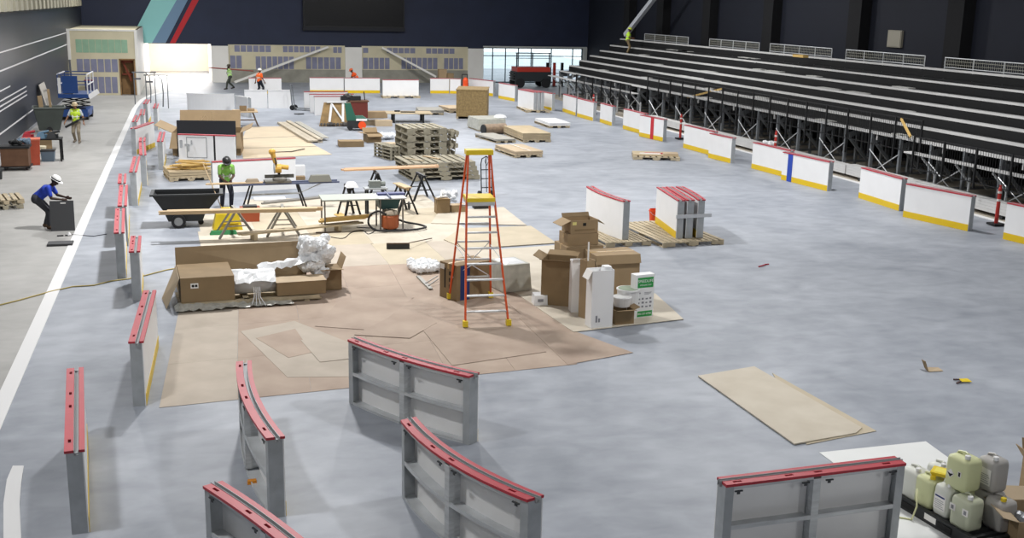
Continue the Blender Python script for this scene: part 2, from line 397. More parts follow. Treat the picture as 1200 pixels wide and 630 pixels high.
# right wall with piers; the shade on their sides is put in as black
wr = MB(); wr.box(XR, XR+.3, -22, YB+.3, 0, 12)
struct('wall_right', wr, mat('dark navy wall', '0f1422', .75, 0, .1, .5))
pr = MB()
for px, py in ((1120, 70), (1003, 66), (902, 60), (830, 54), (776, 50), (737, 46)):
    yy = onX(px, py, XR-.3).y; pr.box(XR-.6, XR, yy-.55, yy+.55, 0, 12)
struct('trim_%d' % dn, pr, mat('shade-black pier', '0b0c10', .85)); dn += 1
A = onX(1041, 35, XR-.12); B = onX(1055, 56, XR-.12)
pb = thing('electrical_panel', 'beige electrical panel box on the dark right wall above the bleachers', 'panel', (XR-.005, (A.y+B.y)/2, B.z), 0)
hw = abs(A.y-B.y)/2; hz = A.z-B.z
MB().box(-.12, 0, -hw, hw, 0, hz).build('box', mat('beige enamel', '8c887c', .6), pb)
MB().box(-.14, -.12, -hw+.05, hw-.05, .05, hz-.05).build('door', mat('beige enamel door', '979386', .6), pb)
# scoreboard
A = onY(355, 0, YB-.4); B = onY(474, 33, YB-.4)
sb = thing('scoreboard', 'large black scoreboard hung high on the navy back wall', 'scoreboard', ((A.x+B.x)/2, YB-.005, B.z), 0)
hw = (B.x-A.x)/2
MB().box(-hw, hw, -.4, 0, 0, 3.4).build('cabinet', mat('black cabinet', '08090b', .45), sb)
MB().box(-hw+.08, hw-.08, -.43, -.4, .1, 3.3).build('screen', mat('black screen', '0d0e10', .25), sb)
bxm = MB(); bxm.box(-hw-.05, hw+.05, -.36, 0, -.28, 0); bxm.build('base_ledge', mat('dark ledge', '12141c', .6), sb)
# ------------------------------------------------------------------ light
wd = bpy.data.worlds.new('World'); SC.world = wd; wd.use_nodes = True
bg = wd.node_tree.nodes['Background']; bg.inputs['Color'].default_value = (.93, .97, 1, 1); bg.inputs['Strength'].default_value = 1.9
def area(loc, rot, sx, sy, w, color=(1, .99, .98)):
    l = bpy.data.lights.new('arena_lamp_or_daylight', 'AREA'); l.shape = 'RECTANGLE'; l.size = sx; l.size_y = sy; l.energy = w; l.color = color
    o = bpy.data.objects.new('arena_lamp_or_daylight', l); COL.objects.link(o); o.location = loc; o.rotation_euler = rot; return o
cl = MB(); cl.box(XL, XR, -22, YB, 13.2, 13.4); struct('ceiling', cl, mat('ceiling deck', '6e6e6c', .8))
wfm = MB(); wfm.box(XL, XR, -22.3, -22, 0, 13.2); struct('wall_front', wfm, NAVY)
for x, y, w in ((-5.2, 13, 640), (12.5, 15, 760), (1, -12, 900), (14, -10, 760), (2.5, 31, 1900), (19, 34, 1300), (-5, 46, 1000), (10, 50, 1600), (23, 56, 1000), (2, 66, 1400), (16, 70, 1500), (-4.5, 78, 800)):
    area((x, y, 12.6), (0, 0, 0), .9, .9, w*1.32)
area(((LX0+LX1)/2, 97, 3.5), (0, 0, 0), 4.4, 12, 330, (1, 1, 1))  # stands in for daylight filling the lobby, not a fixture
area(((LX0+LX1)/2, 100, 1.9), (-PI/2, 0, 0), 4.4, 2.6, 700, (1, 1, 1))  # added light, stands in for daylight spilling out of the lobby
# ------------------------------------------------------------------ dasher board panels
PH = 1.09
_pc = {}
def panel_parts(L, sag, stripe=None, kick=True, cap='red', bolts=False):
    key = (round(L, 2), round(sag, 3), stripe, kick, cap, bolts)
    if key in _pc: return _pc[key]
    h = L/2; n = 14 if abs(sag) > .001 else 1
    fn = lambda v: (v[0], v[1]+sag*(1-(v[0]/h)**2), v[2])
    P = []
    def fin(name, mb, m, lab=None): P.append((name, mb.bend(fn).mesh(name, m), lab))
    f = MB(); f.grid_box(-h, h, .085, .1, 0, 1.055, n); fin('facing', f, WHITE)
    if kick: f = MB(); f.grid_box(-h+.002, h-.002, .1, .107, .004, .205, n); fin('kick_strip', f, YEL, 'yellow kick strip')
    for s in (-1, 1):
        f = MB(); x0, x1 = sorted((s*h, s*(h-.035)))
        f.box(x0, x1, -.1, .085, 0, 1.055)
        xa, xb = sorted((s*(h-.035), s*(h-.11))); f.box(xa, xb, -.1, -.085, 0, 1.055)
        fin('end_post', f, GALV)
    f = MB(); f.box(-.05, .05, -.1, -.02, .045, 1.02); f.box(-.012, .012, -.02, .085, .045, 1.02); fin('middle_post', f, ALU)
    for z0, z1, nm in ((0, .04, 'bottom_rail'), (.50, .555, 'middle_rail'), (1.015, 1.055, 'top_rail')):
        f = MB()
        for x0, x1 in ((-h+.036, -.051), (.051, h-.036)):
            f.grid_box(x0, x1, -.098, .084, z0, z0+.015, max(1, n//2)); f.grid_box(x0, x1, -.098, -.082, z0+.015, z1, max(1, n//2))
        fin(nm, f, ALU)
    if bolts:                                            # dark bolt plates under the cap
        for s in (-1, 1):
            for x in (s*(h-.17), s*.16): f = MB(); f.box(x-.05, x+.05, -.118, -.1005, .985, 1.0); f.box(x-.02, x+.02, -.108, -.1005, .95, .985); fin('bolt_plate', f, mat('dark bolt steel', '4c4e50', .5, .5))
    capm = RED if cap == 'red' else WHITE
    f = MB(); zc0, zc1 = 1.056, 1.09                      # wide rear cap with four hand slots
    slots = [(-h*.86), (-h*.30), (h*.02), (h*.8)]
    xs = [-h]
    for q in slots: xs += [q-.055, q+.055]
    xs.append(h)
    for i in range(0, len(xs), 2): f.grid_box(xs[i], xs[i+1], -.118, -.012, zc0, zc1, max(1, n//4))
    for q in slots: f.box(q-.055, q+.055, -.118, -.075, zc0, zc1); f.box(q-.055, q+.055, -.04, -.012, zc0, zc1)
    fin('rear_cap', f, capm)
    f = MB()
    for q in slots: f.box(q-.052, q+.052, -.073, -.042, zc0, zc0+.006)
    fin('slot_bottoms', f, DKSLOT)
    f = MB(); f.grid_box(-h, h, .05, .116, zc0, zc1, n); fin('front_cap', f, capm)
    f = MB()                                             # glass channel
    f.grid_box(-h-.03, h+.03, -.011, .049, zc0-.03, zc0-.02, n); f.grid_box(-h-.03, h+.03, -.009, -.004, zc0-.019, zc1+.006, n); f.grid_box(-h-.03, h+.03, .04, .046, zc0-.019, zc1+.006, n)
    fin('glass_channel', f, mat('dull channel steel', 'a3a5a7', .5, .2))
    if stripe:
        f = MB(); sx = stripe[1]; f.box(sx-.15, sx+.15, .1075, .112, .0, 1.055); fin('line_stripe', f, stripe[0], stripe[2])
    _pc[key] = P; return P
def panel(A, B, label, front=1, sag=0, z=0, group='dasher board panels', tilt=0, **kw):
    """A, B: ends of the centre line on the floor. front=+1: white face on the left of A->B, -1: on the right."""
    A, B = Vector(A), Vector(B); d = B-A; L = d.length
    if front < 0: A, B = B, A; d = -d
    c = (A+B)/2
    t = thing('dasher_board', label, 'rink board', (c.x, c.y, z), math.atan2(d.y, d.x), group)
    if tilt: t.rotation_euler = (tilt, 0, math.atan2(d.y, d.x))
    by = {}
    for nm, me, lab in panel_parts(L, sag, **kw):
        host = {'kick_strip': 'facing', 'line_stripe': 'facing', 'slot_bottoms': 'rear_cap', 'bolt_plate': 'top_rail'}.get(nm)
        by[nm] = link(nm, me, by.get(host, t), lab)
    return t
def V2(x, y): return Vector((x, y, 0))
gL = 'dasher boards standing along the left edge'
# end-on row on the left (white face towards the rink = right)
panel(V2(-1.51, 13.28), V2(-1.78, 16.5), 'nearest board of the left row, at the lower left corner of the photo', -1, group=gL)
panel(V2(-.98, 17.65), V2(-.86, 20.9), 'board left of the brown hardboard corner, second nearest of the left row', -1, group=gL)
panel(V2(-1.27, 24.35), V2(-1.3, 26.0), 'short board beside the yellow hose, third nearest of the left row', -1, group=gL)
panel(V2(-1.69, 26.45), V2(-1.83, 29.6), 'board standing right beyond the yellow hose, fourth nearest of the left row', -1, group=gL)
panel(V2(-1.80, 30.0), V2(-1.93, 33.4), 'fifth nearest board of the left row, level with the stooping worker', -1, group=gL)
panel(V2(-2.0, 33.8), V2(-2.07, 35.6), 'short board just beyond the fifth one of the left row', -1, group=gL)
panel(V2(-1.78, 36.0), V2(-1.80, 39.5), 'board of the left row left of the black tilt cart', -1, group=gL)
panel(V2(-1.62, 39.95), V2(-1.76, 43.4), 'board of the left row in front of the white cross-wise board', -1, group=gL)
panel(V2(-1.78, 43.75), V2(-1.8, 45.0), 'very short board touching the cross-wise one of the left row', -1, group=gL)
panel(G(156, 181.5)+Vector((.05, .14, 0)), G(179, 172.5)+Vector((0, .14, 0)), 'board turned cross-wise in the left row, white face and yellow kick strip to the camera', -1, group=gL)
panel(V2(-1.13, 43.7), V2(-1.1, 46.8), 'board standing by the left flap of the big open carton', -1, group=gL)
panel(V2(-2.33, 50.9), V2(-2.3, 53.6), 'board of the left row just behind the cross-wise one', -1, group=gL)
panel(V2(-2.13, 53.9), V2(-2.17, 56.6), 'board of the left row below the hanging hoses', -1, group=gL)
panel(V2(-2.16, 59.6), V2(-2.1, 62.0), 'tall looking end-on board at the head of the left row, before the lobby', -1, group=gL)
panel(V2(-1.62, 57.2), V2(-1.6, 59.6), 'end-on board standing right of the row by the lobby opening', -1, group=gL)
# big panels in the foreground
gN = 'dasher boards standing loose in the foreground'
panel(V2(.85, 13.16), V2(.62, 16.3), 'curved board in the foreground with its end toward the camera, by the orange block', -1, sag=-.11, group=gN, bolts=True)
panel(V2(.06, 11.95), V2(1.1, 9.6), 'board cut off by the bottom edge of the photo, left of centre', 1, sag=.05, group=gN, bolts=True)
panel(V2(2.38, 17.12), V2(3.86, 14.95), 'board with open metal back standing against the edge of the hardboard floor', 1, sag=-.1, group=gN, bolts=True)
panel(V2(2.58, 13.42), V2(3.5, 10.75), 'strongly curved board with open metal back in the bottom middle of the photo', 1, sag=-.18, group=gN, bolts=True)
panel(V2(5.73, 10.66), V2(8.17, 10.72), 'board with open metal back at the bottom right, beside the jugs', 1, group=gN, bolts=True)
# boards on pallets in the middle distance
gP = 'dasher boards stored on pallets'
panel(V2(11.27, 30.3), V2(11.42, 27.75), 'single curved board standing on a pallet behind the open cartons', -1, sag=.12, z=.145, group=gP, kick=False)
panel(V2(13.33, 29.85), V2(12.98, 27.6), 'front left board of the trio on a pallet by the orange bucket', -1, z=.145, group=gP)
panel(V2(13.62, 29.85), V2(13.27, 27.6), 'middle board of the trio on a pallet by the orange bucket', -1, z=.145, group=gP, kick=False)
panel(V2(13.95, 29.85), V2(13.6, 27.6), 'rear right board of the trio on a pallet by the orange bucket', -1, sag=-.05, z=.145, group=gP)
# boards along the right side of the rink
gR = 'dasher boards along the right side of the rink'
BLS = (mat('blue line plastic', '2747a8', .45), .85, 'blue line stripe'); RDS = (mat('red line plastic', 'c0262f', .45), -.1, 'red line stripe')
rl = [((22.93, 26.45), (23.3, 24.0), 'board at the right edge of the photo, beside the tall red post', {}),
      ((22.10, 30.12), (22.65, 27.66), 'nearest complete white board on the right side', {}),
      ((22.75, 33.6), (22.62, 31.05), 'second white board from the right edge, half behind the nearest complete one', {}),
      ((22.10, 37.9), (22.40, 35.1), 'right side board carrying the blue line', {'stripe': (BLS[0], .9, BLS[2])}),
      ((22.42, 40.9), (22.58, 38.2), 'right side board just beyond the blue line board, orange cone above it', {}),
      ((22.06, 44.2), (22.22, 42.4), 'narrow right side board left of the gap before the orange cone', {}),
      ((22.42, 47.6), (22.52, 44.7), 'wide right side board beside the thin red post', {}),
      ((22.12, 52.3), (22.42, 50.0), 'right side board carrying the red center line', {'stripe': RDS}),
      ((22.55, 55.6), (22.6, 52.8), 'right side board touching the one with the red line', {}),
      ((22.5, 59.0), (22.45, 57.0), 'narrow isolated board on the far right side', {}),
      ((22.25, 62.2), (22.3, 59.6), 'board in front of the stepped end of the bleachers, near one of the pair', {}),
      ((22.4, 65.3), (22.3, 62.6), 'board in front of the stepped end of the bleachers, far one of the pair', {}),
      ((21.45, 68.0), (21.8, 65.7), 'board behind the wrapped board stack on the far right', {}),
      ((20.9, 74.9), (21.35, 72.4), 'corner board right of the thin gap at the glazed front', {}),
      ((19.85, 79.4), (20.95, 76.6), 'corner board left of the thin gap at the glazed front', {})]
for a, b, lab, kw in rl: panel(V2(*a), V2(*b), lab, -1, group=gR, **kw)
# boards at the far end
gF = 'dasher boards at the far end'
panel(G(363, 108.8), G(403, 108.8), 'far board behind the capped stack, left half of the long pair', -1, group=gF)
panel(G(404, 109), G(445, 109), 'far board with yellow strip below the orange shirted figure, right half of the pair', -1, group=gF)
panel(G(504, 109.2), G(526, 109.3), 'far board left of the red extinguisher', -1, group=gF)
panel(G(527.5, 109.4), G(540, 109.8), 'short far board touching the red extinguisher', -1, group=gF)
panel(G(292, 109.5), G(330, 109.5), 'far board behind the walking person in orange', -1, group=gF)
panel(V2(12.75, 75.6), V2(15.25, 75.6), 'white board standing on a low pallet at the far end', -1, z=.145, group=gF, kick=False)
gM = 'white boards stored at the back left'
panel(G(287, 126.5), G(313.5, 126.5), 'plain white board in the back, left one beneath the orange shirted walker', -1, group=gM, kick=False, cap='white')
panel(G(314.5, 126.5), G(341, 126.5), 'plain white board in the back, right one beside the hand truck', -1, group=gM, kick=False, cap='white')
panel(V2(6.85, 63.9), V2(9.5, 63.9), 'red capped board at the front of the back stack, behind the green vacuum', -1, group=gM, kick=False)
panel(V2(6.75, 65.4), V2(9.3, 65.4), 'red capped board second in the back stack', -1, group=gM, kick=False)
panel(V2(6.6, 67.2), V2(9.2, 67.2), 'red capped board rearmost in the back stack', -1, group=gM, kick=False)
panel(V2(-.1, 66.0), V2(2.5, 65.6), 'curved white board behind the big open carton', -1, sag=.3, group=gM, kick=False, cap='white')
panel(V2(2.6, 64.5), V2(3.2, 63.0), 'narrow end-on white board beside the small work bench', -1, group=gM, kick=False, cap='white')
panel(G(247.5, 240)+Vector((.1, 2.2, 0)), G(247.5, 240)+Vector((2.9, 2.85, 0)), 'long white board with red cap right behind the worker in the green vest', -1, group=gM, kick=False)
# three boards wrapped on a pallet at the far right
for i in range(3):
    panel(V2(20.06+.24*i, 67.3), V2(20.33+.24*i, 64.8), ['left board of the far trio on a pallet at the rink corner', 'middle board of the far trio on a pallet at the rink corner', 'right board of the far trio on a pallet at the rink corner'][i], -1, z=.145, group='dasher boards on the far pallet', kick=False)
# board with a latched gate, in front of the open carton
A, B = G(210, 188.5), G(276, 190.5); d = B-A; L = d.length
gt = thing('gate_board', 'white gate board with latch and black slot in front of the big open carton', 'rink gate', (A.x, A.y, 0), math.atan2(d.y, d.x))
MB().box(0, L*.62, 0, .12, 0, 1.05).build('left_leaf', WHITE, gt)
MB().box(L*.655, L, 0, .12, 0, 1.05).build('right_leaf', WHITE, gt)
MB().box(L*.621, L*.654, .02, .1, 0, 1.04).build('gap_seal', DKSLOT, gt)
MB().box(-.01, L+.01, -.02, .14, 1.051, 1.09).build('cap', RED, gt)
f = MB()
for x in (.15*L, .5*L): f.box(x-.012, x+.012, -.012, -.001, .15, .98)
f.box(.15*L, .5*L, -.012, -.001, .15, .175); f.box(.15*L, .5*L, -.012, -.001, .955, .98)
f.build('door_outline', mat('grey gap', '8d8f90', .6), gt)
f = MB(); f.box(.12*L, .2*L, -.05, -.013, .62, .7); f.box(.16*L, .19*L, -.06, -.013, .4, .62); f.box(.03*L, .07*L, -.04, -.001, .55, .85); f.tube((.24*L, -.04, .68), (.24*L, -.04, .85), .03)
f.build('latch', GALV, gt)
# black backed board leaning in the carton front
A, B = Vector((-.55, 47.2, 0)), Vector((1.78, 46.75, 0)); d = B-A
bk = MB().box(0, d.length, 0, .05, 0, onY(240, 141, 47.1).z).mesh('black_sheet', mat('charcoal sheet', '26282d', .7))
o = link('black_sheet', bk); o.location = (A.x, A.y, 0); o.rotation_euler = (-.04, 0, math.atan2(d.y, d.x)); tag(o, 'charcoal sheet leaning between the big open carton and the white gate board', 'board')
# ------------------------------------------------------------------ bleachers
bl = thing('bleacher', 'long aluminium plank bleacher with black underside along the right wall', 'bleacher', (24.6, 49, 0))
KS = [.1765, .157, .139, .123, .107, .091, .0735]
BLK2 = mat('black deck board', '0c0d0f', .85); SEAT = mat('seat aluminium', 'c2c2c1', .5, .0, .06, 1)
Y0, Y1 = 20-49, 76-49
rows = []
for i, k in enumerate(KS): X = 25.6+.76*i; rows.append((X-24.6, 6.4-k*X))
def rowends(i): return Y0, Y1-.0
for i, (x, z) in enumerate(rows):
    MB().box(x, x+.28, Y0, Y1, z-.08, z).build('seat_plank', SEAT, bl)
    if i < len(rows)-1:
        zn = rows[i+1][1]
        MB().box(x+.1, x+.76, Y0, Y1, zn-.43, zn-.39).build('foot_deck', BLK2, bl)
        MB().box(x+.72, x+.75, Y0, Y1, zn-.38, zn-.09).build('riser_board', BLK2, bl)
    y = Y0+1.2+.6*(i % 3); bk_ = None
    while y < Y1:
        if bk_ is None: bk_ = MB().box(.04, .09, -.03, .03, -.30, -.081).mesh('seat_bracket', SEAT)
        o = link('seat_bracket', bk_, bl); o.location = (x, y, z); y += 4.0
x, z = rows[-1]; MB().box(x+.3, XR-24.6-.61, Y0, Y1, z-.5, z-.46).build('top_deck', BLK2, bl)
# loose pale footboards on the dark decks
r2 = random.Random(3)
for i, (x, z) in enumerate(rows[:-1]):
    zn = rows[i+1][1]
    for k in range(5):
        y = r2.uniform(Y0+4, Y1-6); MB().box(x+.3, x+.66, y, y+r2.uniform(.5, 1.6), zn-.389, zn-.36).build('loose_footboard', mat('dull footboard', 'b4b4b0', .6), bl)
# low front seat rows (two sections)
for (ya, yb) in ((60, 76), (20, 34.2)):
    X = 24.75; z = 6.4-.196*X
    MB().box(X-24.6, X-24.6+.36, ya-49, yb-49, z-.05, z).build('front_plank', SEAT, bl)
    y = ya+.4
    while y < yb:
        MB().box(.80, .86, y-49-.03, y-49+.03, 0.012, z-.551).build('front_leg', ALU, bl); MB().beam((.2, y-49, z-.08), (.85, y-49, z-.75), .05, .06).build('leg_brace', ALU, bl); y += 1.83
# understructure frames
FRG = mat('frame steel', '74787c', .45, .35)
y = Y0+1
frm = None; frn = 0
fr = MB(); fr.beam((rows[0][0], 0, rows[0][1]-.42), (rows[-1][0], 0, rows[-1][1]-1.05), .06, .2); fr.box(rows[0][0]-.02, rows[0][0]+.1, -.05, .05, .012, rows[0][1]-.06)
fr.beam((rows[0][0], 0, rows[0][1]-.25), (rows[0][0]+1.1, 0, .5), .05, .12)
for xx, zz in ((rows[2][0]+.2, rows[2][1]-.95), (rows[4][0]+.2, rows[4][1]-.95), (rows[6][0]+.1, rows[6][1]-1.1)): fr.box(xx, xx+.1, -.05, .05, .012, zz)
fr.box(rows[0][0], rows[6][0], -.04, .04, .15, .25)
frm = fr.mesh('support_frame', FRG)
while y < Y1:
    o = link('support_frame', frm, bl); o.location = (0, y, 0)
    if frn % 2 == 0 and y+1.83 < Y1:
        c = MB(); c.tube((.95, y, .15), (.95, y+1.83, 1.2), .02, n=6); c.tube((.95, y, 1.2), (.95, y+1.83, .15), .02, n=6); c.build('cross_brace', ALU, bl)
    y += 1.83; frn += 1
# dark skirt far below the rows (rear of the stand)
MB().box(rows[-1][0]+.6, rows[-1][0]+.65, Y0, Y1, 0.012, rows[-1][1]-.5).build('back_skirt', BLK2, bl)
# end steps (far end) pale side plates
f = MB()
for i, (x, z) in enumerate(rows): f.box(x, x+.74, Y1, Y1+.04, z-.42, z-.02)
f.build('end_plates', mat('blue grey plate', '65717a', .5, .3), bl)
# railings on the top row
gt_ = 'aluminium guard rails along the top row'
segs = [(755, 48, 806, 53.5), (831, 53, 889, 60), (902, 57.5, 974, 67), (991, 64.5, 1083, 75), (1107, 72.5, 1215, 86)]
labs = ['leftmost aluminium rail on the top bleacher row, right of the standing worker', 'second aluminium top rail from the left, between two shade-black piers', 'third aluminium top rail from the left', 'aluminium top rail below the beige electrical panel', 'aluminium top rail at the right edge of the photo']
for (x0, y0, x1, y1), lab in zip(segs, labs):
    X = 30.75
    A = onX(x0, y0+4, X); B = onX(x1, y1+4, X); zb = rows[-1][1]-.46; zt = 4.62
    L = abs(A.y-B.y); t = thing('guard_rail', lab, 'railing', (X, min(A.y, B.y), zb), PI/2, gt_)
    n = max(2, round(L/1.6)); f = MB()
    f.tube((0, 0, zt-zb), (L, 0, zt-zb), .022, n=6); f.tube((0, 0, .5), (L, 0, .5), .018, n=6); f.build('rails', ALU, t)
    for i in range(n+1): MB().tube((L*i/n, 0, 0), (L*i/n, 0, zt-zb), .022, n=6).build('post', ALU, t)
    f = MB()
    for i in range(int(L/.12)): f.box(.06+.12*i, .072+.12*i, -.006, .006, .5, zt-zb)
    f.box(.03, L-.03, -.004, .004, .62, .64); f.box(.03, L-.03, -.004, .004, .76, .78); f.build('mesh_infill', mat('dull mesh', '8c8c82', .6, .0), t)
t = None
# black railings in front of the stand
def blackrail(X, ya, yb, z0, z1, lab, n, zb=.85):
    t = thing('black_railing', lab, 'railing', (X, ya, 0), PI/2, 'black front railings of the bleachers')
    L = yb-ya; f = MB(); f.beam((0, 0, z1), (L, 0, z1), .04, .04); f.beam((0, 0, z0+.08), (L, 0, z0+.08), .03, .03); f.build('rails', BLACK, t)
    f = MB(); x = .11
    while x < L: f.box(x-.006, x+.006, -.006, .006, z0+.1, z1-.02); x += .125
    f.kind = 1; f.build('balusters', BLACK, t)
    for i in range(n+1): x = L*i/n; MB().box(x-.03, x+.03, -.03, .03, zb, z1+.03).build('post', BLACK, t)
blackrail(24.715, 60.3, 69.8, .9, 1.98, 'black railing in front of the far part of the bleachers', 6)
blackrail(25.565, 34.4, 59.8, 1.35, 2.6, 'black railing raised in front of the middle of the bleachers', 16)
blackrail(24.715, 22, 33.6, .95, 2.15, 'black railing in front of the near part of the bleachers', 7)
# stack of long aluminium planks lying behind the right boards
pk = thing('plank_stack', 'long stack of ribbed aluminium planks lying behind the right side boards', 'planks', (25.1, 20, 0), PI/2)
for x in range(1, 36, 4): MB().box(x, x+.12, -.28, .18, .012, .14).build('support_block', BLKP, pk)
for k in range(4): MB().box(0, 18, -.3+.012*k, .16, .141+.1*k, .141+.1*k+.094).build('plank', SEAT, pk); MB().box(18.1, 38, -.3+.012*k, .16, .141+.085*k, .141+.085*k+.08).build('plank', SEAT, pk)
# ------------------------------------------------------------------ cartons, pallets, sheets
def open_shell(w, d, h, t=.012, fl=True):
    f = MB(); f.box(0, w, 0, t, 0, h); f.box(0, w, d-t, d, 0, h); f.box(0, t, t, d-t, 0, h); f.box(w-t, w, t, d-t, 0, h); f.box(t, w-t, t, d-t, 0, .012); return f
def flap(p, q, out, ln, ang, t=.01):
    """flap hinged on p-q, leaning 'ang' degrees above horizontal in direction out"""
    p, q = Vector(p), Vector(q); o = Vector(out).normalized(); a = math.radians(ang)
    v = o*math.cos(a)*ln+Vector((0, 0, math.sin(a)*ln)); return MB().quad([p, q, q+v, p+v], t)
def carton(label, A, rz, w, d, h, m=CARD, flaps=(), tape=True, z=0, cat='carton', name='carton', group=None, closed=True):
    """flaps: (side, length, angle) side in f b l r"""
    t = thing(name, label, cat, (A.x, A.y, z), rz, group)
    if closed:
        f = MB(); f.box(0, w, 0, d, 0, h); f.build('body', m, t)
        if tape: f = MB(); f.box(.0, w, d/2-.03, d/2+.03, h+.0005, h+.003); f.box(-.002, -.0005, d/2-.03, d/2+.03, h-.12, h); f.build('tape', mat('packing tape', 'b99a68', .35), t)
    else: open_shell(w, d, h).build('body', m, t)
    for s, ln, an in flaps:
        p, q, o = {'f': ((0, 0, h), (w, 0, h), (0, -1, 0)), 'b': ((0, d, h), (w, d, h), (0, 1, 0)), 'l': ((0, 0, h), (0, d, h), (-1, 0, 0)), 'r': ((w, 0, h), (w, d, h), (1, 0, 0))}[s]
        flap(p, q, o, ln, an).build('flap', m, t)
    return t
_pal = {}
def pallet_parts(w, d, h, m, nb=7):
    k = (round(w, 2), round(d, 2), round(h, 2), m.name)
    if k in _pal: return _pal[k]
    P = []; bt = .022
    f = MB(); bw = w/nb*.72
    for i in range(nb): x = (w-bw)*i/(nb-1); f.box(x, x+bw, 0, d, h-bt, h)
    P.append(('top_boards', f.mesh('top_boards', m)))
    f = MB()
    for i in range(3): x = (w-bw)*i/2; f.box(x, x+bw, 0, d, 0, bt)
    P.append(('bottom_boards', f.mesh('bottom_boards', m)))
    for i in range(3):
        y = (d-.05)*i/2; f = MB()
        for x0, x1 in ((0, w*.2), (w*.42, w*.58), (w*.8, w)): f.box(x0, x1, y+.002, y+.048, bt, h-bt)
        f.box(0, w, y+.004, y+.046, h*.76, h-bt)
        P.append(('stringer', f.mesh('stringer', m)))
    _pal[k] = P; return P
def pallet(label, A, rz, w, d, h=.145, z=0, m=PALW, group=None, nb=7, tilt=None):
    t = thing('pallet', label, 'pallet', (A.x, A.y, z), rz, group)
    if tilt: t.rotation_euler = (tilt, 0, rz)
    for nm, me in pallet_parts(w, d, h, m, nb): link(nm, me, t)
    return t
def sheet(name, label, cat, pts, z, th, m, group=None, pix=True):
    P = [G(*p, z) if pix else Vector((p[0], p[1], z)) for p in pts]; c = sum(P, Vector())/len(P)
    o = MB().prism([(p.x-c.x, p.y-c.y) for p in P][::-1], 0, th).build(name, m); o.location = (c.x, c.y, z)
    return tag(o, label, cat, group)
# --- brown hardboard sheets covering the floor (near field), tiled
gH = 'hardboard sheets covering the floor'
me0 = None
for i in range(6):
    for j in range(5):
        x = -.55+1.22*i; y = 17.62+2.2*j+(.08*i if j == 0 else .08*i)
        if y > 26.5 or (i == 5 and j > 2): continue
        if me0 is None:
            MBx = MB().prism([(-.608-.052, -1.098-.052), (.608-.052, -1.098+.052), (.608+.052, 1.098+.052), (-.608+.052, 1.098-.052)], 0, .004); me0 = [MBx.mesh('hardboard', HARD), MBx.mesh('hardboard', HARDL)]
        o = link('hardboard_sheet', me0[1 if i == 0 else 0]); o.location = (-.02+1.22*i+.105*j, 18.66+2.2*j+.105*i, .003+.0002*((i+j) % 2))
        if i == 0: tag(o, 'greyer tan hardboard sheet at the left edge of the covered floor', 'floor board', gH)
        else: tag(o, 'brown hardboard sheet covering the concrete around the step ladder', 'floor board', gH)
sheet('hardboard_sheet', 'big greyish hardboard sheet lying turned left of the open backed board', 'floor board', [(282, 388), (337, 442), (411, 441), (411, 402), (345, 376)], .008, .004, HARDL)
sheet('hardboard_sheet', 'small brown hardboard piece lying on the greyish turned sheet', 'floor board', [(300, 396), (338, 419), (365, 413), (346, 385)], .0125, .004, HARD)
sheet('hardboard_sheet', 'pale hardboard piece lying left of the open backed board top rail', 'floor board', [(352, 398), (375, 424), (412, 420), (412, 404)], .0172, .004, HARDL)
sheet('hardboard_sheet', 'brown hardboard sheet with a pointed corner lying behind the open backed board', 'floor board', [(369, 382), (440, 387), (485, 348), (400, 350)], .0125, .004, HARD)
sheet('hardboard_sheet', 'brown hardboard sheet lying left of the ladder, pointing to it', 'floor board', [(415, 392), (480, 396), (512, 378), (482, 350), (455, 372)], .017, .004, HARD)
sheet('hardboard_sheet', 'brown hardboard sheet lying beneath the near feet of the ladder', 'floor board', [(490, 380), (530, 428), (640, 412), (585, 352), (520, 352)], .0125, .004, HARD)
sheet('hardboard_sheet', 'brown hardboard sheet at the tip of the covered floor, below the white cartons', 'floor board', [(608, 372), (665, 427), (742, 413), (668, 386), (620, 356)], .008, .004, HARD)
sheet('hardboard_sheet', 'brown hardboard sheet at the left edge of the cream board beneath the cartons', 'floor board', [(572, 335), (600, 338), (662, 382), (640, 394)], .0085, .004, HARD)
# --- cream boards mid field
gC = 'cream boards covering the work area floor'
cw = 0
for i in range(5):
    for j in range(4):
        x = .1+1.5*i; y = 26.6+2.5*j
        if (i, j) in ((0, 3),): continue
        o = link('cream_board', MB().box(-.748, .748, -1.248, 1.248, 0, .006).mesh('cream_board', (HARDL if j == 0 and i > 0 else CREAM) if (i+j) % 3 else TANB)) ; o.location = (x+.75, y+1.25, .003); o.rotation_euler = (0, 0, .03)
        tag(o, 'cream fibre board covering the floor of the carpentry work area', 'floor board', gC)
sheet('cream_board', 'cream board lying behind the ladder with a dark front edge', 'floor board', [(505, 262), (617, 264), (590, 243), (515, 247)], .0105, .018, CREAM)
sheet('cream_board', 'yellowish cream board lying right behind the ladder', 'floor board', [(520, 281), (545, 292), (652, 285), (622, 265), (540, 268)], .0105, .02, TANB)
sheet('cream_board', 'cream board lying between the grey wrapped pack and the open cartons', 'floor board', [(560, 300), (640, 340), (668, 318), (655, 287), (560, 294)], .0105, .008, CREAM)
sheet('cream_board', 'cream board lying beneath the tall white cartons and the green printed one', 'floor board', [(596, 338), (672, 389), (801, 374), (768, 344), (700, 330), (640, 325)], .0125, .01, CREAM)
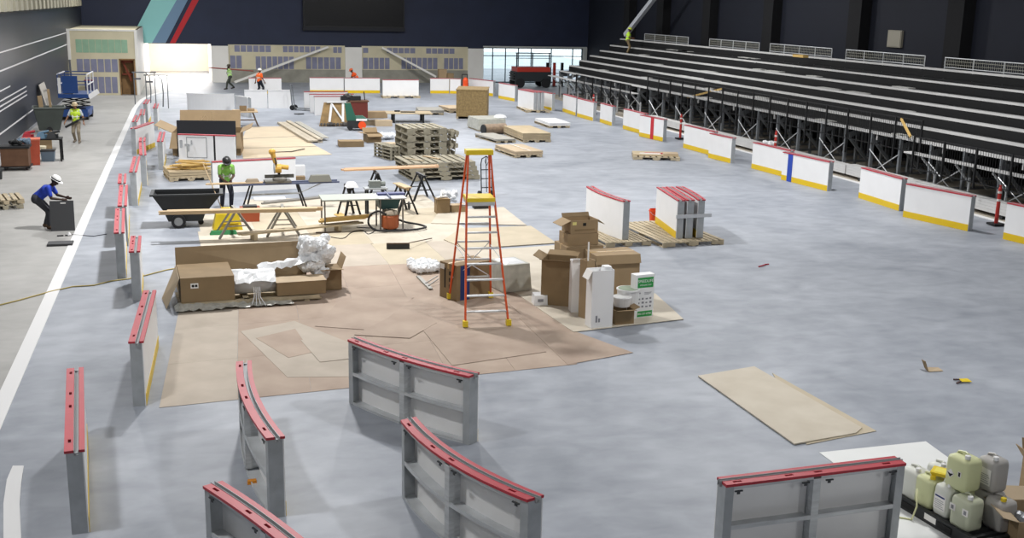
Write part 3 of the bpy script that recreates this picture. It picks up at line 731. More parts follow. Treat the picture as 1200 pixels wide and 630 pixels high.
# tan sheets further back
gT = 'tan sheets lying on the floor beyond the gate board'
for k, (pts, lab) in enumerate([([(285, 186), (389, 181), (372, 172), (283, 174)], 'nearest of the tan sheets lying right of the gate board'), ([(283, 173.5), (371, 171.5), (352, 160), (284, 163)], 'middle one of the tan sheets lying right of the big open carton'), ([(284, 162.5), (351, 159.5), (330, 148), (290, 149)], 'farthest of the tan sheets, in front of the small work bench')]):
    sheet('tan_sheet', lab, 'floor board', pts, .003, .012, mat('light tan sheet', 'c6b69c', .75, 0, .05, 1), gT)
o = MB().beam((0, 0, .03), (.85, .1, .03), .04, .03).beam((.84, .1, .03), (1.5, .95, .03), .04, .03).build('metal_angle', mat('dark metal strip', '4e4944', .5, .4)); o.location = G(318, 179, .016); tag(o, 'dark bent metal strip lying on the tan sheets', 'metal strip')
# foreground right: hardboard sheets and white sheet
sheet('cream_sheet', 'lower of two cream sheets lying on open concrete at the lower right', 'floor board', [(905, 437), (1027, 505), (945, 521), (940, 500)], .003, .008, TANB)
sheet('cream_sheet', 'upper big cream sheet lying on open concrete at the lower right', 'floor board', [(818, 441), (884, 430), (1010, 502), (1003, 508), (931, 521)], .0115, .02, CREAM)
sheet('white_sheet', 'white plastic sheet lying on the floor beneath the jugs', 'sheet', [(960, 530), (1085, 517), (1168, 577), (1260, 560), (1280, 720), (1000, 720), (1055, 600)], .003, .004, mat('white sheet plastic', 'dfe1e0', .5, 0, .03, 1))
# loose white strip at the lower left
sheet('white_strip', 'curved white plastic strip lying at the lower left corner', 'plastic strip', [(15, 546), (28, 546), (25, 565), (23, 590), (25, 632), (27, 650), (6, 650), (4, 632), (4, 590), (8, 562)], .003, .01, mat('white strip', 'dedede', .6))
# --- long opened carton on pallet with foil, left of centre
A, rz, L = E2((213, 363), (372, 352))
lc = thing('long_carton', 'long flat carton with raised lid, white wrap and foil spilling out', 'carton', (A.x, A.y, 0), rz)
f = MB(); f.box(-.05, L+.1, .05, 1.3, .02, .06)
for x in (0, L*.45, L*.9): f.box(x, x+.12, 0, 1.25, 0.003, .14)
f.box(-.02, L+.05, -.02, .08, .06, .14); f.build('skid', PALW, lc)
MB().box(0, 1.1, 0, 1.3, .145, .68).build('left_carton_end', CARDD, lc)
MB().box(.2, .36, -.004, -.001, .45, .56).build('printed_label', PAPER, lc, label='small white printed label')
f = MB(); f.tube((.25, -.006, .505), (.25, -.012, .505), .03); f.box(.29, .34, -.008, -.0045, .48, .53); f.build('label_print', DKP, lc)
MB().box(2.0, 3.05, 0, .55, .16, .45).build('right_carton_end', CARDD, lc)
MB().box(1.98, 3.07, -.01, .57, .451, .46).build('right_carton_top', CARDL, lc)
MB().quad([(-.02, 1.28, .25), (2.85, 1.32, .25), (2.9, 1.75, .98), (0, 1.62, 1.0)], .012).build('raised_lid', CARD, lc, label='raised cardboard lid')
MB().box(0, 2.8, 1.32, 2.3, .06, .24).build('rear_tray', CARD, lc)
def lump(name, balls, m, parent, vox=.03, label=None):
    o = remesh(name, [], m, parent, vox, 1, [(Vector(c), r_, r_, r_*.9) for c, r_ in balls])
    for v in o.data.vertices:
        n_ = noise.noise(v.co*(.35/vox))+.6*noise.noise(v.co*(.9/vox)); v.co += v.normal*n_*vox*1.3
    for p in o.data.polygons: p.use_smooth = False
    if label: o['label'] = label
    return o
def crumple(nx, ny, x0, x1, y0, y1, zfn, amp, seed, th=0):
    r = random.Random(seed); vs = []; fs = []
    for j in range(ny+1):
        for i in range(nx+1):
            u, v = i/nx, j/ny; z = zfn(u, v)+r.uniform(-amp, amp)
            vs.append((x0+(x1-x0)*u+r.uniform(-amp, amp)*.6, y0+(y1-y0)*v+r.uniform(-amp, amp)*.6, z))
    for j in range(ny):
        for i in range(nx): a = j*(nx+1)+i; fs.append((a, a+1, a+nx+2, a+nx+1))
    return MB().add(vs, fs)
f = MB(); f.tube((1.1, .45, .42), (2.0, .45, .42), .26, n=14); f.build('wrapped_roll', PLAS, lc, True, label='white foam roll')
crumple(9, 9, 1.12, 1.98, .02, .95, lambda u, v: .5+.16*math.sin(v*PI), .03, 1).build('white_wrap', PLAS, lc)
crumple(14, 4, 1.7, 3.05, .6, 1.05, lambda u, v: .58+.1*math.sin(v*PI)+.18*u, .05, 3).build('film_wrap', PLAS, lc)
f = MB(); r = random.Random(5)
lump('foam_bundle', [((3.02+r.uniform(-.25, .3), 1.2+r.uniform(-.55, .5), .72+r.uniform(-.3, .36)), r.uniform(.07, .2)) for k in range(46)], PLAS, lc, .035, 'crumpled white plastic bundle')
MB().box(3.05, 3.55, .75, 1.3, .02, .5).build('end_carton', CARDD, lc); flap((3.05, .75, .5), (3.55, .75, .5), (0, -1, 0), .25, 10).build('end_flap', CARD, lc)
flap((3.55, .75, .5), (3.55, 1.3, .5), (1, 0, 0), .3, 70).build('end_flap', CARD, lc)
foil = mat('grey foil film', 'bdbdb6', .3, .25, .2, 8, bump=.5)
crumple(26, 3, -.15, 2.3, -.28, -.03, lambda u, v: .03+.09*v*(1-u)+.03*abs(math.sin(u*40)), .025, 2).build('foil_skirt', foil, lc)
MB().quad([(-.02, 0, .68), (-.02, 1.25, .68), (-.35, 1.0, .02), (-.3, .1, .02)], .01).build('side_flap', CARDL, lc)
f = MB()
for k in range(4): f.path([(1.5+.04*k, -.03, .4), (1.5+.04*k, -.06-.01*k, .2), (1.42+.1*k, -.2-.02*k, .03)], .011, 5)
f.build('loose_straps', PLAS, lc)
# --- yellow hose across the left floor
P = [G(*p, .016) for p in ((-20, 362), (20, 352), (60, 341), (85, 335.5), (110, 334), (130, 329), (150, 326.5), (172, 322), (195, 316), (212, 313))]
o = MB().path(P, .016, 6).build('air_hose', mat('dull yellow hose', 'b7a566', .6), None, True); tag(o, 'dull yellow hose running across the floor from the left edge to the long carton', 'hose')
# --- ladder
A = G(545, 385); B = G(593, 382); C = (G(527, 352)+G(571, 348))/2; N = (A+B)/2
mid = (N+C)/2; yd = (C-N); ra = math.atan2(yd.y, yd.x)-PI/2; hl = yd.length/2; hw = .45
ld = thing('platform_ladder', 'orange platform step ladder with yellow platform standing on the brown hardboard', 'ladder', (mid.x+.03, mid.y, 0), ra)
zp, zt, tw = 2.42, 3.36, .235
yf, yb = -hl, hl
pf = lambda s, z: Vector((s*(hw+(tw-hw)*z/zt), yf+(yf*.10-yf)*min(1, z/zp)*1.0, z)) if z <= zp else Vector((s*(hw+(tw-hw)*z/zt), yf*.10+(.12-yf*.10)*(z-zp)/(zt-zp), z))
pbk = lambda s, z: Vector((s*(hw+.02+(tw-hw-.02)*z/zt), yb+(.30-yb)*z/zt, z))
for s in (-1, 1):
    MB().beam(pf(s, .08), pf(s, zp), .035, .075, (0, 1, 0)).beam(pf(s, zp), pf(s, zt), .03, .06, (0, 1, 0)).build('front_rail', ORANGE, ld)
    MB().beam(pbk(s, .08), pbk(s, zt), .035, .065, (0, 1, 0)).build('rear_rail', ORANGE, ld)
    for fn in (pf, pbk): p = fn(s, .05); MB().box(p.x-.05, p.x+.05, p.y-.06, p.y+.06, .03, .15).build('foot_boot', YPL, ld, label='yellow foot boot')
for k in range(1, 8):
    z = zp*k/8; a, b = pf(-1, z), pf(1, z); MB().box(a.x+.015, b.x-.015, a.y-.05, a.y+.045, z-.012, z+.014).build('step', ALU, ld)
for k in range(1, 6):
    z = .12+.42*k; a, b = pbk(-1, z), pbk(1, z); MB().beam((a.x+.01, a.y, z), (b.x-.01, a.y, z), .04, .035).build('rear_bar', ALU, ld)
for s in (-1, 1):
    a = pf(s, zp/8); MB().beam(a+Vector((-s*.02, 0, 0)), pf(s, .06)+Vector((-s*.2, 0, .27)), .02, .02).build('corner_brace', ALU, ld)
    a, b = pbk(s, .54), pbk(-s, 1.1); MB().tube(a, (0, (a.y+b.y)/2, .82), .01).build('diagonal_brace', ALU, ld); MB().tube(pbk(s, 1.38), (0, pbk(1, 1.0).y, .96), .01).build('diagonal_brace', ALU, ld)
a = pf(1, zp); MB().box(-a.x+.0, a.x-.0, a.y-.08, .40, zp, zp+.08).build('platform', YPL, ld, label='yellow standing platform')
MB().box(-a.x+.01, a.x-.01, a.y-.1, .4, zp-.07, zp-.001).build('platform_tray', ALU, ld)
f = MB(); f.box(-tw-.05, tw+.05, .06, .34, zt, zt+.10); f.build('guard_rail_cap', YPL, ld, label='yellow top guard rail')
for s in (-1, 1): MB().tube((s*.36, pf(1, 1.2).y+.1, 1.3), (s*.38, pbk(1, 1.3).y, 1.3), .01).build('spreader', ALU, ld)
# --- carton behind the ladder, blue stripe
A, rz, L = E2((535, 354), (571, 347))
ct = carton('tall brown carton with a blue stripe standing behind the ladder legs', A, rz, .95, .62, .82, CARDD)
MB().box(.1, .36, -.004, -.001, .02, .8).build('blue_stripe', BLUEP, ct, label='blue printed stripe')
f = MB()
for z in (.3, .45, .6): f.box(-.004, -.001, .2, .28, z-.04, z+.05)
f.box(-.004, -.001, .4, .45, .25, .7); f.build('print', DKP, ct); MB().box(-.003, -.001, .45, .6, .66, .78).build('paper_label', PAPER, ct)
# white bundle with stick, left of it
A = G(489, 322); t = thing('foam_pack', 'white plastic wrapped pack lying left of the blue striped carton', 'package', (A.x, A.y, 0), .1)
r = random.Random(77); lump('pack', [((.06+.5*(i%4)/3+r.uniform(-.03,.03), .08+.7*(i//4)/4+r.uniform(-.03,.03), .12+r.uniform(-.02,.04)), .11) for i in range(20)], PLAS, t, .02)
MB().box(.1, .5, .05, .8, .003, .02).build('tray', CARD, t)
A = G(490, 324, .02); B = G(505, 339, .02); d = B-A
t = MB().beam((0, 0, 0), (d.x, d.y, 0), .09, .035).beam((d.x*.6, d.y*.6, .02), (d.x*.6+.35, d.y*.6+.3, .1), .03, .02).beam((d.x*.8, d.y*.8, .02), (d.x*.8+.3, d.y*.8+.28, .1), .03, .02).build('metal_bracket', mat('grey bar', '8f8d88', .5, .3)); t.location = A+Vector((0, 0, .01)); tag(t, 'grey metal bracket bar lying left of the blue striped carton', 'bracket')
# broom
A, B = G(453, 292), G(480, 292)
t = thing('push_broom', 'push broom with black head lying on the boards left of the ladder', 'broom', (A.x, A.y, 0), math.atan2((B-A).y, (B-A).x)+.05)
L = (B-A).length; MB().box(0, L, -.04, .04, .012, .14).build('bristle_head', BLKP, t); MB().box(0, L, -.035, .035, .141, .17).build('block', mat('dark wood', '4c3a2a', .6), t)
M = G(506, 279, .05)-A; M.rotate(Matrix.Rotation(-t.rotation_euler.z, 3, 'Z')); MB().tube((L*.9, 0, .16), (M.x, M.y, .05), .014).build('handle', mat('dark handle', '5a4a3c', .6), t)
# --- grey wrapped pack
A, rz, L = E2((600, 344), (628, 341))
t = thing('wrapped_pack', 'pack in grey shrink wrap standing right of the ladder', 'package', (A.x-.2, A.y, 0), rz)
f = MB(); f.frustum((0, .72, 0, .8), (.02, .66, .02, .76), .03, .66); f.build('wrap', GPLAS, t)
f = MB(); f.frustum((.1, .6, .1, .7), (.2, .5, .2, .6), .661, .69); f.build('top_fold', PLAS, t)
MB().box(.03, .68, .03, .76, .023, .029).build('base_pad', CARD, t)
A, rz, L = E2((626, 359), (641, 358))
t = thing('white_pack', 'small white wrapped pack on the floor left of the tallest cartons', 'package', (A.x, A.y, .023), rz-.15)
MB().frustum((0, .3, 0, .34), (.01, .29, .01, .33), 0, .22).build('wrap', PLAS, t); MB().box(.08, .2, -.004, -.001, .08, .14).build('print', PRINT, t)
# --- carton cluster
A, rz, L = E2((635, 358), (668, 361))
carton('large brown carton with loose top flaps at the left of the carton cluster', A+Vector((-.02, .04, 0)), rz+.02, .7, .6, 1.0, CARDD, [('f', .28, 15), ('b', .26, 12), ('l', .22, 25)], z=.023, closed=False)
A = G(690, 354); carton('large brown carton standing at the rear right of the carton cluster', Vector((8.35, 21.9, 0)), .02, 1.05, .75, 1.1, CARD, [('f', .2, -70)], z=.023)
A = Vector((8.0, 22.85, 0)); carton('brown carton at the back of the cluster carrying the two small cartons', A, .05, .9, .75, 1.1, CARD, z=.023)
c1 = carton('lower of the two small brown cartons stacked on the cluster', Vector((8.05, 22.95, 0)), .06, .76, .5, .27, CARD, z=1.127)
c2 = carton('upper of the two small brown cartons, flaps open, topmost of the cluster', Vector((8.12, 22.95, 0)), .1, .68, .48, .30, CARD, [('l', .26, -25), ('r', .2, -35), ('b', .1, 60)], z=1.402, closed=False)
MB().box(.3, .38, -.003, -.001, .17, .24).build('handle_slot', DKP, c2); MB().box(.1, .6, -.0025, -.001, .06, .1).build('print', CARDD, c2)
MB().box(.04, .14, -.003, -.001, .2, .27).build('yellow_label', mat('pale yellow label', 'e2d98c', .7), c2)
def tall(label, px, py, w, d, h, rz, m, extra=None):
    A = G(px, py); t = thing('tall_carton', label, 'carton', (A.x, A.y, .023), rz, 'tall narrow cartons'); open_shell(w, d, h).build('body', m, t); MB().box(.014, w-.014, .014, d-.014, .02, h-.07).build('contents', PLAS, t); return t
t = tall('tall white carton standing second from the left in the cluster front', 669, 367, .2, .26, 1.12, -.12, WHITE); MB().box(.2005, .203, .06, .2, .1, 1.0).build('print', PRINT, t)
flap((0, 0, 1.12), (.2, 0, 1.12), (0, -1, 0), .08, 55).build('flap', WHITE, t)
t = tall('slim white carton between the white and the brown tall ones', 680, 370, .12, .22, 1.05, -.1, WHITE); flap((0, .22, 1.05), (.12, .22, 1.05), (0, 1, 0), .12, 60).build('flap', WHITE, t)
t = tall('tall narrow brown carton with an open top flap in the cluster front', 686, 375, .2, .24, 1.25, .35, CARD)
MB().quad([(.2, 0, 1.25), (.2, .24, 1.25), (.34, .2, 1.02), (.3, -.05, .98)], .008).build('flap', CARDL, t)
MB().box(.09, .12, .1, .12, .8, 1.62).build('stick', PAPER, t, label='white stick')
t = tall('widest tall white carton in front of the cluster, nearest to the camera', 692, 386, .48, .3, 1.2, .05, WHITE)
f = MB(); f.box(.1, .14, -.004, -.001, .12, .26); f.box(.16, .2, -.004, -.001, .12, .2); f.build('print', PRINT, t)
MB().frustum((.28, .46, .04, .26), (.3, .44, .06, .24), 1.14, 1.26).build('foam_block', PLAS, t); flap((0, 0, 1.2), (0, .3, 1.2), (-1, 0, 0), .2, -62).build('flap', PAPER, t)
A, rz, L = E2((721, 382), (745, 380)); t = carton('small brown carton with open flaps at the foot of the widest white one', A, rz, .42, .34, .3, CARDD, [('f', .13, 10), ('r', .14, 20), ('b', .1, 60)], z=.023, closed=False)
def tub(label, px, py, r, h, m, filled, z=0):
    A = G(px, py); t = thing('tub', label, 'tub', (A.x, A.y, z)); f = MB().lathe([(r*.9, 0), (r, h-.03), (r*1.07, h-.028), (r*1.07, h)] , n=20); f.build('tub', m, t, False)
    MB().lathe([(r*.9, h+.001), (r*.92, h+.006)], n=20).build('lid', mat('pale grey lid', 'cfd0ce', .5) if filled else mat('dull green lid', '8c9a86', .6), t); return t
tub('white tub sitting on the small brown carton', 733, 382, .19, .2, WHITE, True, .33).location = G(731, 379)+Vector((.02, .2, .335))
tub('wide white tub with a greenish top behind the small brown carton', 735, 372, .24, .62, WHITE, False, .023)
A, rz, L = E2((743, 374), (767, 371)); gb = thing('printed_carton', 'upright white carton with green printing standing at the right of the cluster', 'carton', (A.x, A.y, .023), rz-.03)
H = .93; W = .46
MB().box(0, W, 0, .2, 0, H).build('body', WHITE, gb)
MB().box(.05, W-.03, -.004, -.001, H-.28, H-.06).build('green_header', GREENP, gb, label='green header panel'); MB().box(.05, W-.03, -.004, -.001, .02, .14).build('green_footer', GREENP, gb, label='green footer panel')
R = (PI/2, 0, 0)
text_mesh('header_text', 'SPEEDLIFE', .085, WHITE, gb, (W/2+.01, -.0055, H-.14), R); text_mesh('subtitle_text', 'SPEEDLIFE.COM', .04, WHITE, gb, (W/2+.01, -.0055, H-.225), R); text_mesh('footer_text', '800-257-8708', .058, WHITE, gb, (W/2+.01, -.0055, .08), R)
f = MB()
for j in range(3):
    for i in range(4): f.box(.07+.095*i, .07+.095*i+.055-.012*((i+j) % 2), -.004, -.001, .22+.085*j, .22+.085*j+.03+.012*(i % 2))
f.box(.09, .13, -.004, -.001, .52, .55); f.box(.22, .4, -.003, -.001, .535, .545); f.box(.22, .38, -.003, -.001, .515, .522); f.box(.22, .34, -.003, -.001, .495, .502); f.build('icons', PRINT, gb)
# --- pallets beneath boards, bucket
pallet('pallet under the single curved board behind the cartons', Vector((10.75, 27.45, 0)), .03, 1.35, 3.2, nb=11)
pallet('pallet under the trio of boards by the orange bucket', Vector((12.3, 27.15, 0)), .06, 1.9, 3.0, nb=11)
def bucket(label, loc, m, r=.16, h=.37, name='bucket'):
    t = thing(name, label, 'bucket', loc); MB().lathe([(r*.85, 0), (r, h-.06), (r*1.08, h-.06), (r*1.08, h-.03), (r, h-.03), (r, h), (r*.93, h), (r*.8, .02)], n=18).build('pail', m, t)
    f = MB(); f.path([(r*1.06*math.cos(a), r*.5*math.sin(a)-.1, h-.05-.12*abs(math.sin(a))) for a in [PI+PI*k/8 for k in range(9)]], .006, 5); f.build('bail_handle', ALU, t); return t
bucket('orange bucket on the floor behind the trio of boards', G(767, 260), SAFO, .18, .4)
o = MB().beam((0, 0, 0), (1.1, .06, 0), .04, .1).build('white_strap', mat('pale strap', 'c9ccd0', .5)); o.location = (12.83, 27.55, .78); tag(o, 'pale strip lashed across the ends of the trio of boards', 'strip')
# low pallet beyond
pallet('low loaded pallet on open floor left of the orange coned boards', G(742, 187), -.35, 2.0, 1.6, nb=8)
t = thing('plank_pile', 'flat planks with a red and white strip lying on the lone low pallet', 'planks', G(742, 187)+Vector((0, 0, .146)), -.35)
MB().box(.0, 1.95, .25, 1.5, 0, .05).build('boards', PLY, t); MB().box(.3, 1.2, .5, .62, .051, .09).build('white_strip', PAPER, t); MB().box(.5, 1.4, .68, .8, .051, .09).build('red_strip', RED, t); MB().box(1.3, 1.95, .3, .9, .051, .13).build('offcut', CARDL, t)
# --- foreground debris
A = G(1088, 436); t = thing('cardboard_scrap', 'torn curled cardboard scrap on the open floor at the right', 'scrap', A); MB().quad([(0, 0, .01), (.3, -.02, .01), (.3, .12, .03), (.02, .14, .05)], .012).build('flat', CARDL, t); MB().quad([(0, 0, .01), (.02, .14, .04), (-.05, .16, .2), (-.06, .04, .2)], .012).build('curl', CARDD, t)
A = G(1121, 450); t = thing('yellow_scrap', 'small yellow plastic scrap with a dark clip on the floor at the right', 'scrap', A); MB().quad([(.12, .02, .03), (.3, -.02, .03), (.3, .1, .05), (.14, .12, .05)], .012).build('scrap', YPL, t); f = MB(); f.beam((0, 0, .02), (.13, .05, .03), .03, .02); f.beam((.08, .2, .02), (.2, .12, .03), .03, .02); f.build('clip', mat('dark brown clip', '4b3430', .6), t)
A = G(889, 313); o = MB().path([(0, 0, .02), (.15, .05, .03), (.28, .18, .02), (.4, .2, .02)], .018, 6).build('red_cord', RED); o.location = A; tag(o, 'short red cord lying on open floor in the middle right', 'cord')
A = G(290, 568); o = MB().frustum((0, .13, 0, .1), (.01, .12, .01, .09), 0, .045).build('orange_block', mat('orange block', 'd98a1e', .5)); o.location = A; tag(o, 'small orange block on the floor by the near curved board', 'block')
# --- jugs on the spill pallet, bottom right
A = G(1050, 592); B = G(1163, 660); d = B-A; rz = math.atan2(d.y, d.x)
sp = thing('spill_pallet', 'black plastic spill pallet carrying the jugs at the bottom right', 'spill pallet', (A.x, A.y, .007), rz)
f = MB(); f.box(0, 2.0, 0, .06, 0, .16); f.box(0, 2.0, .84, .9, 0, .16); f.box(0, .06, .06, .84, 0, .16); f.box(1.94, 2.0, .06, .84, 0, .16); f.box(.06, 1.94, .06, .84, .0, .06); f.build('tray', BLKP, sp)
f = MB()
for k in range(16): f.box(.07+.118*k, .07+.118*k+.06, .061, .839, .10, .15)
f.build('grating', BLKP, sp)
for x in (.1, .75, 1.3): MB().box(x, x+.24, -.012, -.001, .04, .12).build('pocket', mat('deep black', '0d0d0e', .7), sp)
MB().box(.52, .72, -.006, -.001, .05, .13).build('white_plate', PAPER, sp, label='white name plate')
def jug(label, lx, ly, lz, m, lab=None, rot=0, w=.32, d=.29, h=.41, capm=WHITE, hazard=False):
    c = Vector((lx*.82-.06, ly, 0)); c.rotate(Matrix.Rotation(rz, 3, 'Z')); t = thing('jug', label, 'jug', (A.x+c.x, A.y+c.y, lz), rz+rot, 'chemical jugs on the spill pallet')
    f = MB(); n = 20; prof = [(.93, 0), (1, .03), (1, h*.80), (.93, h*.9), (.7, h*.95), (.35, h*.97)]
    vs = []; fs = []
    for s, z in prof:
        for i in range(n):
            th = 2*PI*i/n; cx, sx = math.cos(th), math.sin(th); e = .45
            vs.append((s*w/2*math.copysign(abs(cx)**e, cx), s*d/2*math.copysign(abs(sx)**e, sx), z))
    for j in range(len(prof)-1):
        for i in range(n): fs.append((j*n+i, j*n+(i+1) % n, (j+1)*n+(i+1) % n, (j+1)*n+i))
    fs += [tuple(range(n-1, -1, -1)), tuple(range((len(prof)-1)*n, len(prof)*n))]
    f.add(vs, fs).build('body', m, t, True)
    MB().lathe([(.035, 0), (.035, .04), (.03, .045)], (w*.25, -d*.2, h*.955), 12).build('cap', capm, t)
    MB().path([(-w*.36, 0, h*.9), (-w*.3, 0, h*1.0), (0, 0, h*1.05), (w*.1, 0, h*1.03), (w*.14, 0, h*.96)], .017, 6).build('handle', m, t)
    if lab == 'paper' or lab == 'blue':
        MB().box(-w*.36, w*.36, -d/2-.004, -d/2-.001, h*.18, h*.68).build('paper_label', PAPER, t)
        g_ = MB(); 
        for k in range(5): g_.box(-w*.3, w*(.3-.06*(k % 3)), -d/2-.006, -d/2-.0045, h*(.24+.06*k), h*(.255+.06*k))
        g_.build('fine_print', PRINT, t)
        if lab == 'blue': MB().box(-w*.3, w*.3, -d/2-.006, -d/2-.0045, h*.58, h*.63).build('blue_print', BLUEP, t)
    if hazard:
        MB().prism_ax([(-w*.02, h*.42), (-w*.18, h*.56), (-w*.34, h*.42), (-w*.18, h*.28)], -d/2-.004, -d/2-.001).build('hazard_diamond', PAPER, t)
        MB().prism_ax([(-w*.04, h*.44), (-w*.18, h*.41), (-w*.32, h*.44), (-w*.18, h*.31)], -d/2-.006, -d/2-.0045).build('hazard_black', DKP, t)
        MB().box(w*.14, w*.28, -d/2-.004, -d/2-.001, h*.42, h*.58).build('small_label', PAPER, t); MB().box(w*.17, w*.25, -d/2-.006, -d/2-.0045, h*.44, h*.56).build('label_mark', DKP, t)
    return t
zb = .158
jug('milky jug at the left front corner of the spill pallet', .2, .2, zb, JWHT, 'small' and None)
jug('milky jug at the left rear corner of the spill pallet', .2, .62, zb, JWHT)
jug('milky jug in the middle of the rear row', .55, .66, zb, JWHT)
yj = jug('yellow green jug second from the left in the front row', .52, .2, zb, JGRN, None, 0, capm=YPL)
jug('white jug with a blue printed label in the front row', .9, .2, zb, JWHT, 'blue', w=.27, d=.27, h=.43)
jug('pale green jug standing behind the blue labelled one', .88, .62, zb, JGRN)
jf = jug('pale jug with two small labels, lower right of the front row', 1.32, .18, zb, JGRN if False else mat('pale olive jug', 'd2d6bc', .35, trans=.15), None, .05, w=.32, d=.29, h=.42)
for x in (-.1, .1): MB().box(x-.045, x+.045, -.149, -.146, .2, .29).build('paper_label', PAPER, jf); MB().box(x-.02, x+.02, -.151, -.1495, .22, .27).build('label_mark', PRINT, jf)
jug('grey jug with a yellow top at the right end of the pallet', 1.52, .56, zb, JGRY, None, capm=YPL)
jug('grey jug hidden partly behind the pale front jug', 1.2, .64, zb, JGRY)
jug('yellow green jug with a black hazard diamond, stacked on top', 1.06, .27, zb+.425, JGRN, None, .05, hazard=True, w=.36, d=.31, h=.44)
jug('grey jug with a white paper label, stacked on top', 1.24, .6, zb+.425, JGRY, 'paper', 0, w=.3, d=.28, h=.43)
c = Vector((.40, .25, 0)); c.rotate(Matrix.Rotation(rz, 3, 'Z'))
t = thing('yellow_tray', 'yellow plastic tray lying on top of the front jugs', 'tray', (A.x+c.x, A.y+c.y, zb+.437), rz+.6); f = MB(); f.frustum((-.05, .45, -.1, .1), (-.07, .47, -.12, .12), 0, .05); f.build('tray', YPL, t); MB().box(-.03, .43, -.08, .08, .0505, .053).build('tray_floor', mat('pale yellow', 'e6d95a', .5), t)
c = [Vector(v) for v in ((.36, -.02, .4), (.44, -.07, .2), (.43, -.12, .02), (.3, -.25, .015), (.0, -.3, .015), (-.35, -.25, .015))]
for v in c: v.rotate(Matrix.Rotation(rz, 3, 'Z'))
o = MB().path([v+Vector((A.x, A.y, 0)) for v in c], .013, 6).build('clear_hose', mat('pale yellow hose', 'd6d7a8', .4), None, True); tag(o, 'pale yellow hose hanging from the jugs onto the white sheet', 'hose')
# open carton, bottom right corner
A2 = G(1152, 652); t = thing('supply_carton', 'open carton of wrapped parts at the bottom right corner', 'carton', (A2.x+.42, A2.y-.05, .007), -.3)
open_shell(.9, .65, .42).build('body', CARD, t)
for s, ln, an in (('b', .25, 20), ('l', .2, 15)):
    p, q, o_ = {'b': ((0, .65, .42), (.9, .65, .42), (0, 1, 0)), 'l': ((0, 0, .42), (0, .65, .42), (-1, 0, 0))}[s]; flap(p, q, o_, ln, an).build('flap', CARDL, t)
f = MB(); r = random.Random(9)
for k in range(10): f.ball((r.uniform(.14, .76), r.uniform(.14, .5), r.uniform(.2, .36)), r.uniform(.08, .13), n=7)
f.build('wrapped_parts', mat('grey wrapped parts', '8f9296', .4, .2, .2, 6), t)
A3 = G(1192, 600); carton('tall open carton cut off by the right edge, its flap sticking up', Vector((A3.x+.42, A3.y+.1, 0)), -.2, .6, .5, .5, CARD, [('l', .22, 55), ('b', .25, 70)], z=.007, closed=False)
# ------------------------------------------------------------------ carpentry area
def sawhorse(label, A, rz, L=.9, h=.75, m=None, top=None, spread=.26, group='sawhorses of the carpentry area'):
    m = m or mat('sawhorse steel', '5c5a55', .5, .4)
    t = thing('sawhorse', label, 'sawhorse', (A.x, A.y, .01), rz, group)      # beam along local y
    MB().box(-.04, .04, -L/2, L/2, h-.08, h).build('beam', top or m, t)
    for sy in (-1, 1):
        for sx in (-1, 1): MB().beam((sx*.03, sy*(L/2-.12), h-.06), (sx*spread, sy*(L/2), 0), .055, .055).build('leg', m, t)
        MB().beam((-spread*.55, sy*(L/2-.06), h*.42), (spread*.55, sy*(L/2-.06), h*.42), .02, .03).build('stretcher', m, t)
    return t
GRS = mat('galvanised sawhorse', '8e8d88', .45, .45)
sawhorse('grey metal sawhorse at the left under the long honey coloured boards', G(277, 279)+Vector((0, .35, 0)), .1, .8, .78, GRS, spread=.5)
sawhorse('grey metal sawhorse at the right under the long honey coloured boards', G(333, 277)+Vector((0, .35, 0)), -.05, .8, .78, GRS, spread=.45)
def boards(label, A, B, z, n, w, th, m, group=None, name='lumber'):
    """n loose boards side by side / stacked, from A to B"""
    d = B-A; rz = math.atan2(d.y, d.x); L = d.length; t = thing(name, label, 'lumber', (A.x, A.y, z), rz, group); r = random.Random(int(L*100))
    for k in range(n):
        o = r.uniform(-.12, .12); y = (k % 3)*(w+.012); zz = (k//3)*(th+.002)
        MB().box(o, L+o, y, y+w, zz, zz+th).build('board', m, t)
    return t
A = G(190, 251, .81); B = G(374, 247, .81)
boards('long honey coloured boards laid across the two grey metal sawhorses', A, B, .792, 5, .13, .045, WOOD)
A = G(262, 272, .25); B = G(383, 262, .25)
t = boards('bundle of boards tied under the honey coloured boards, low to the floor', Vector((1.15, 29.9, 0)), Vector((4.6, 31.0, 0)), .18, 3, .09, .05, PALW)
f = MB(); f.box(.4, .5, 0, .3, -.169, -.002); f.box(2.9, 3.0, 0, .3, -.169, -.002); f.build('blocking', PALW, t)
t = boards('short yellow boards lying at the right end of the low bundle', Vector((3.5, 30.8, 0)), Vector((4.85, 31.15, 0)), .30, 4, .1, .06, WOOD2)
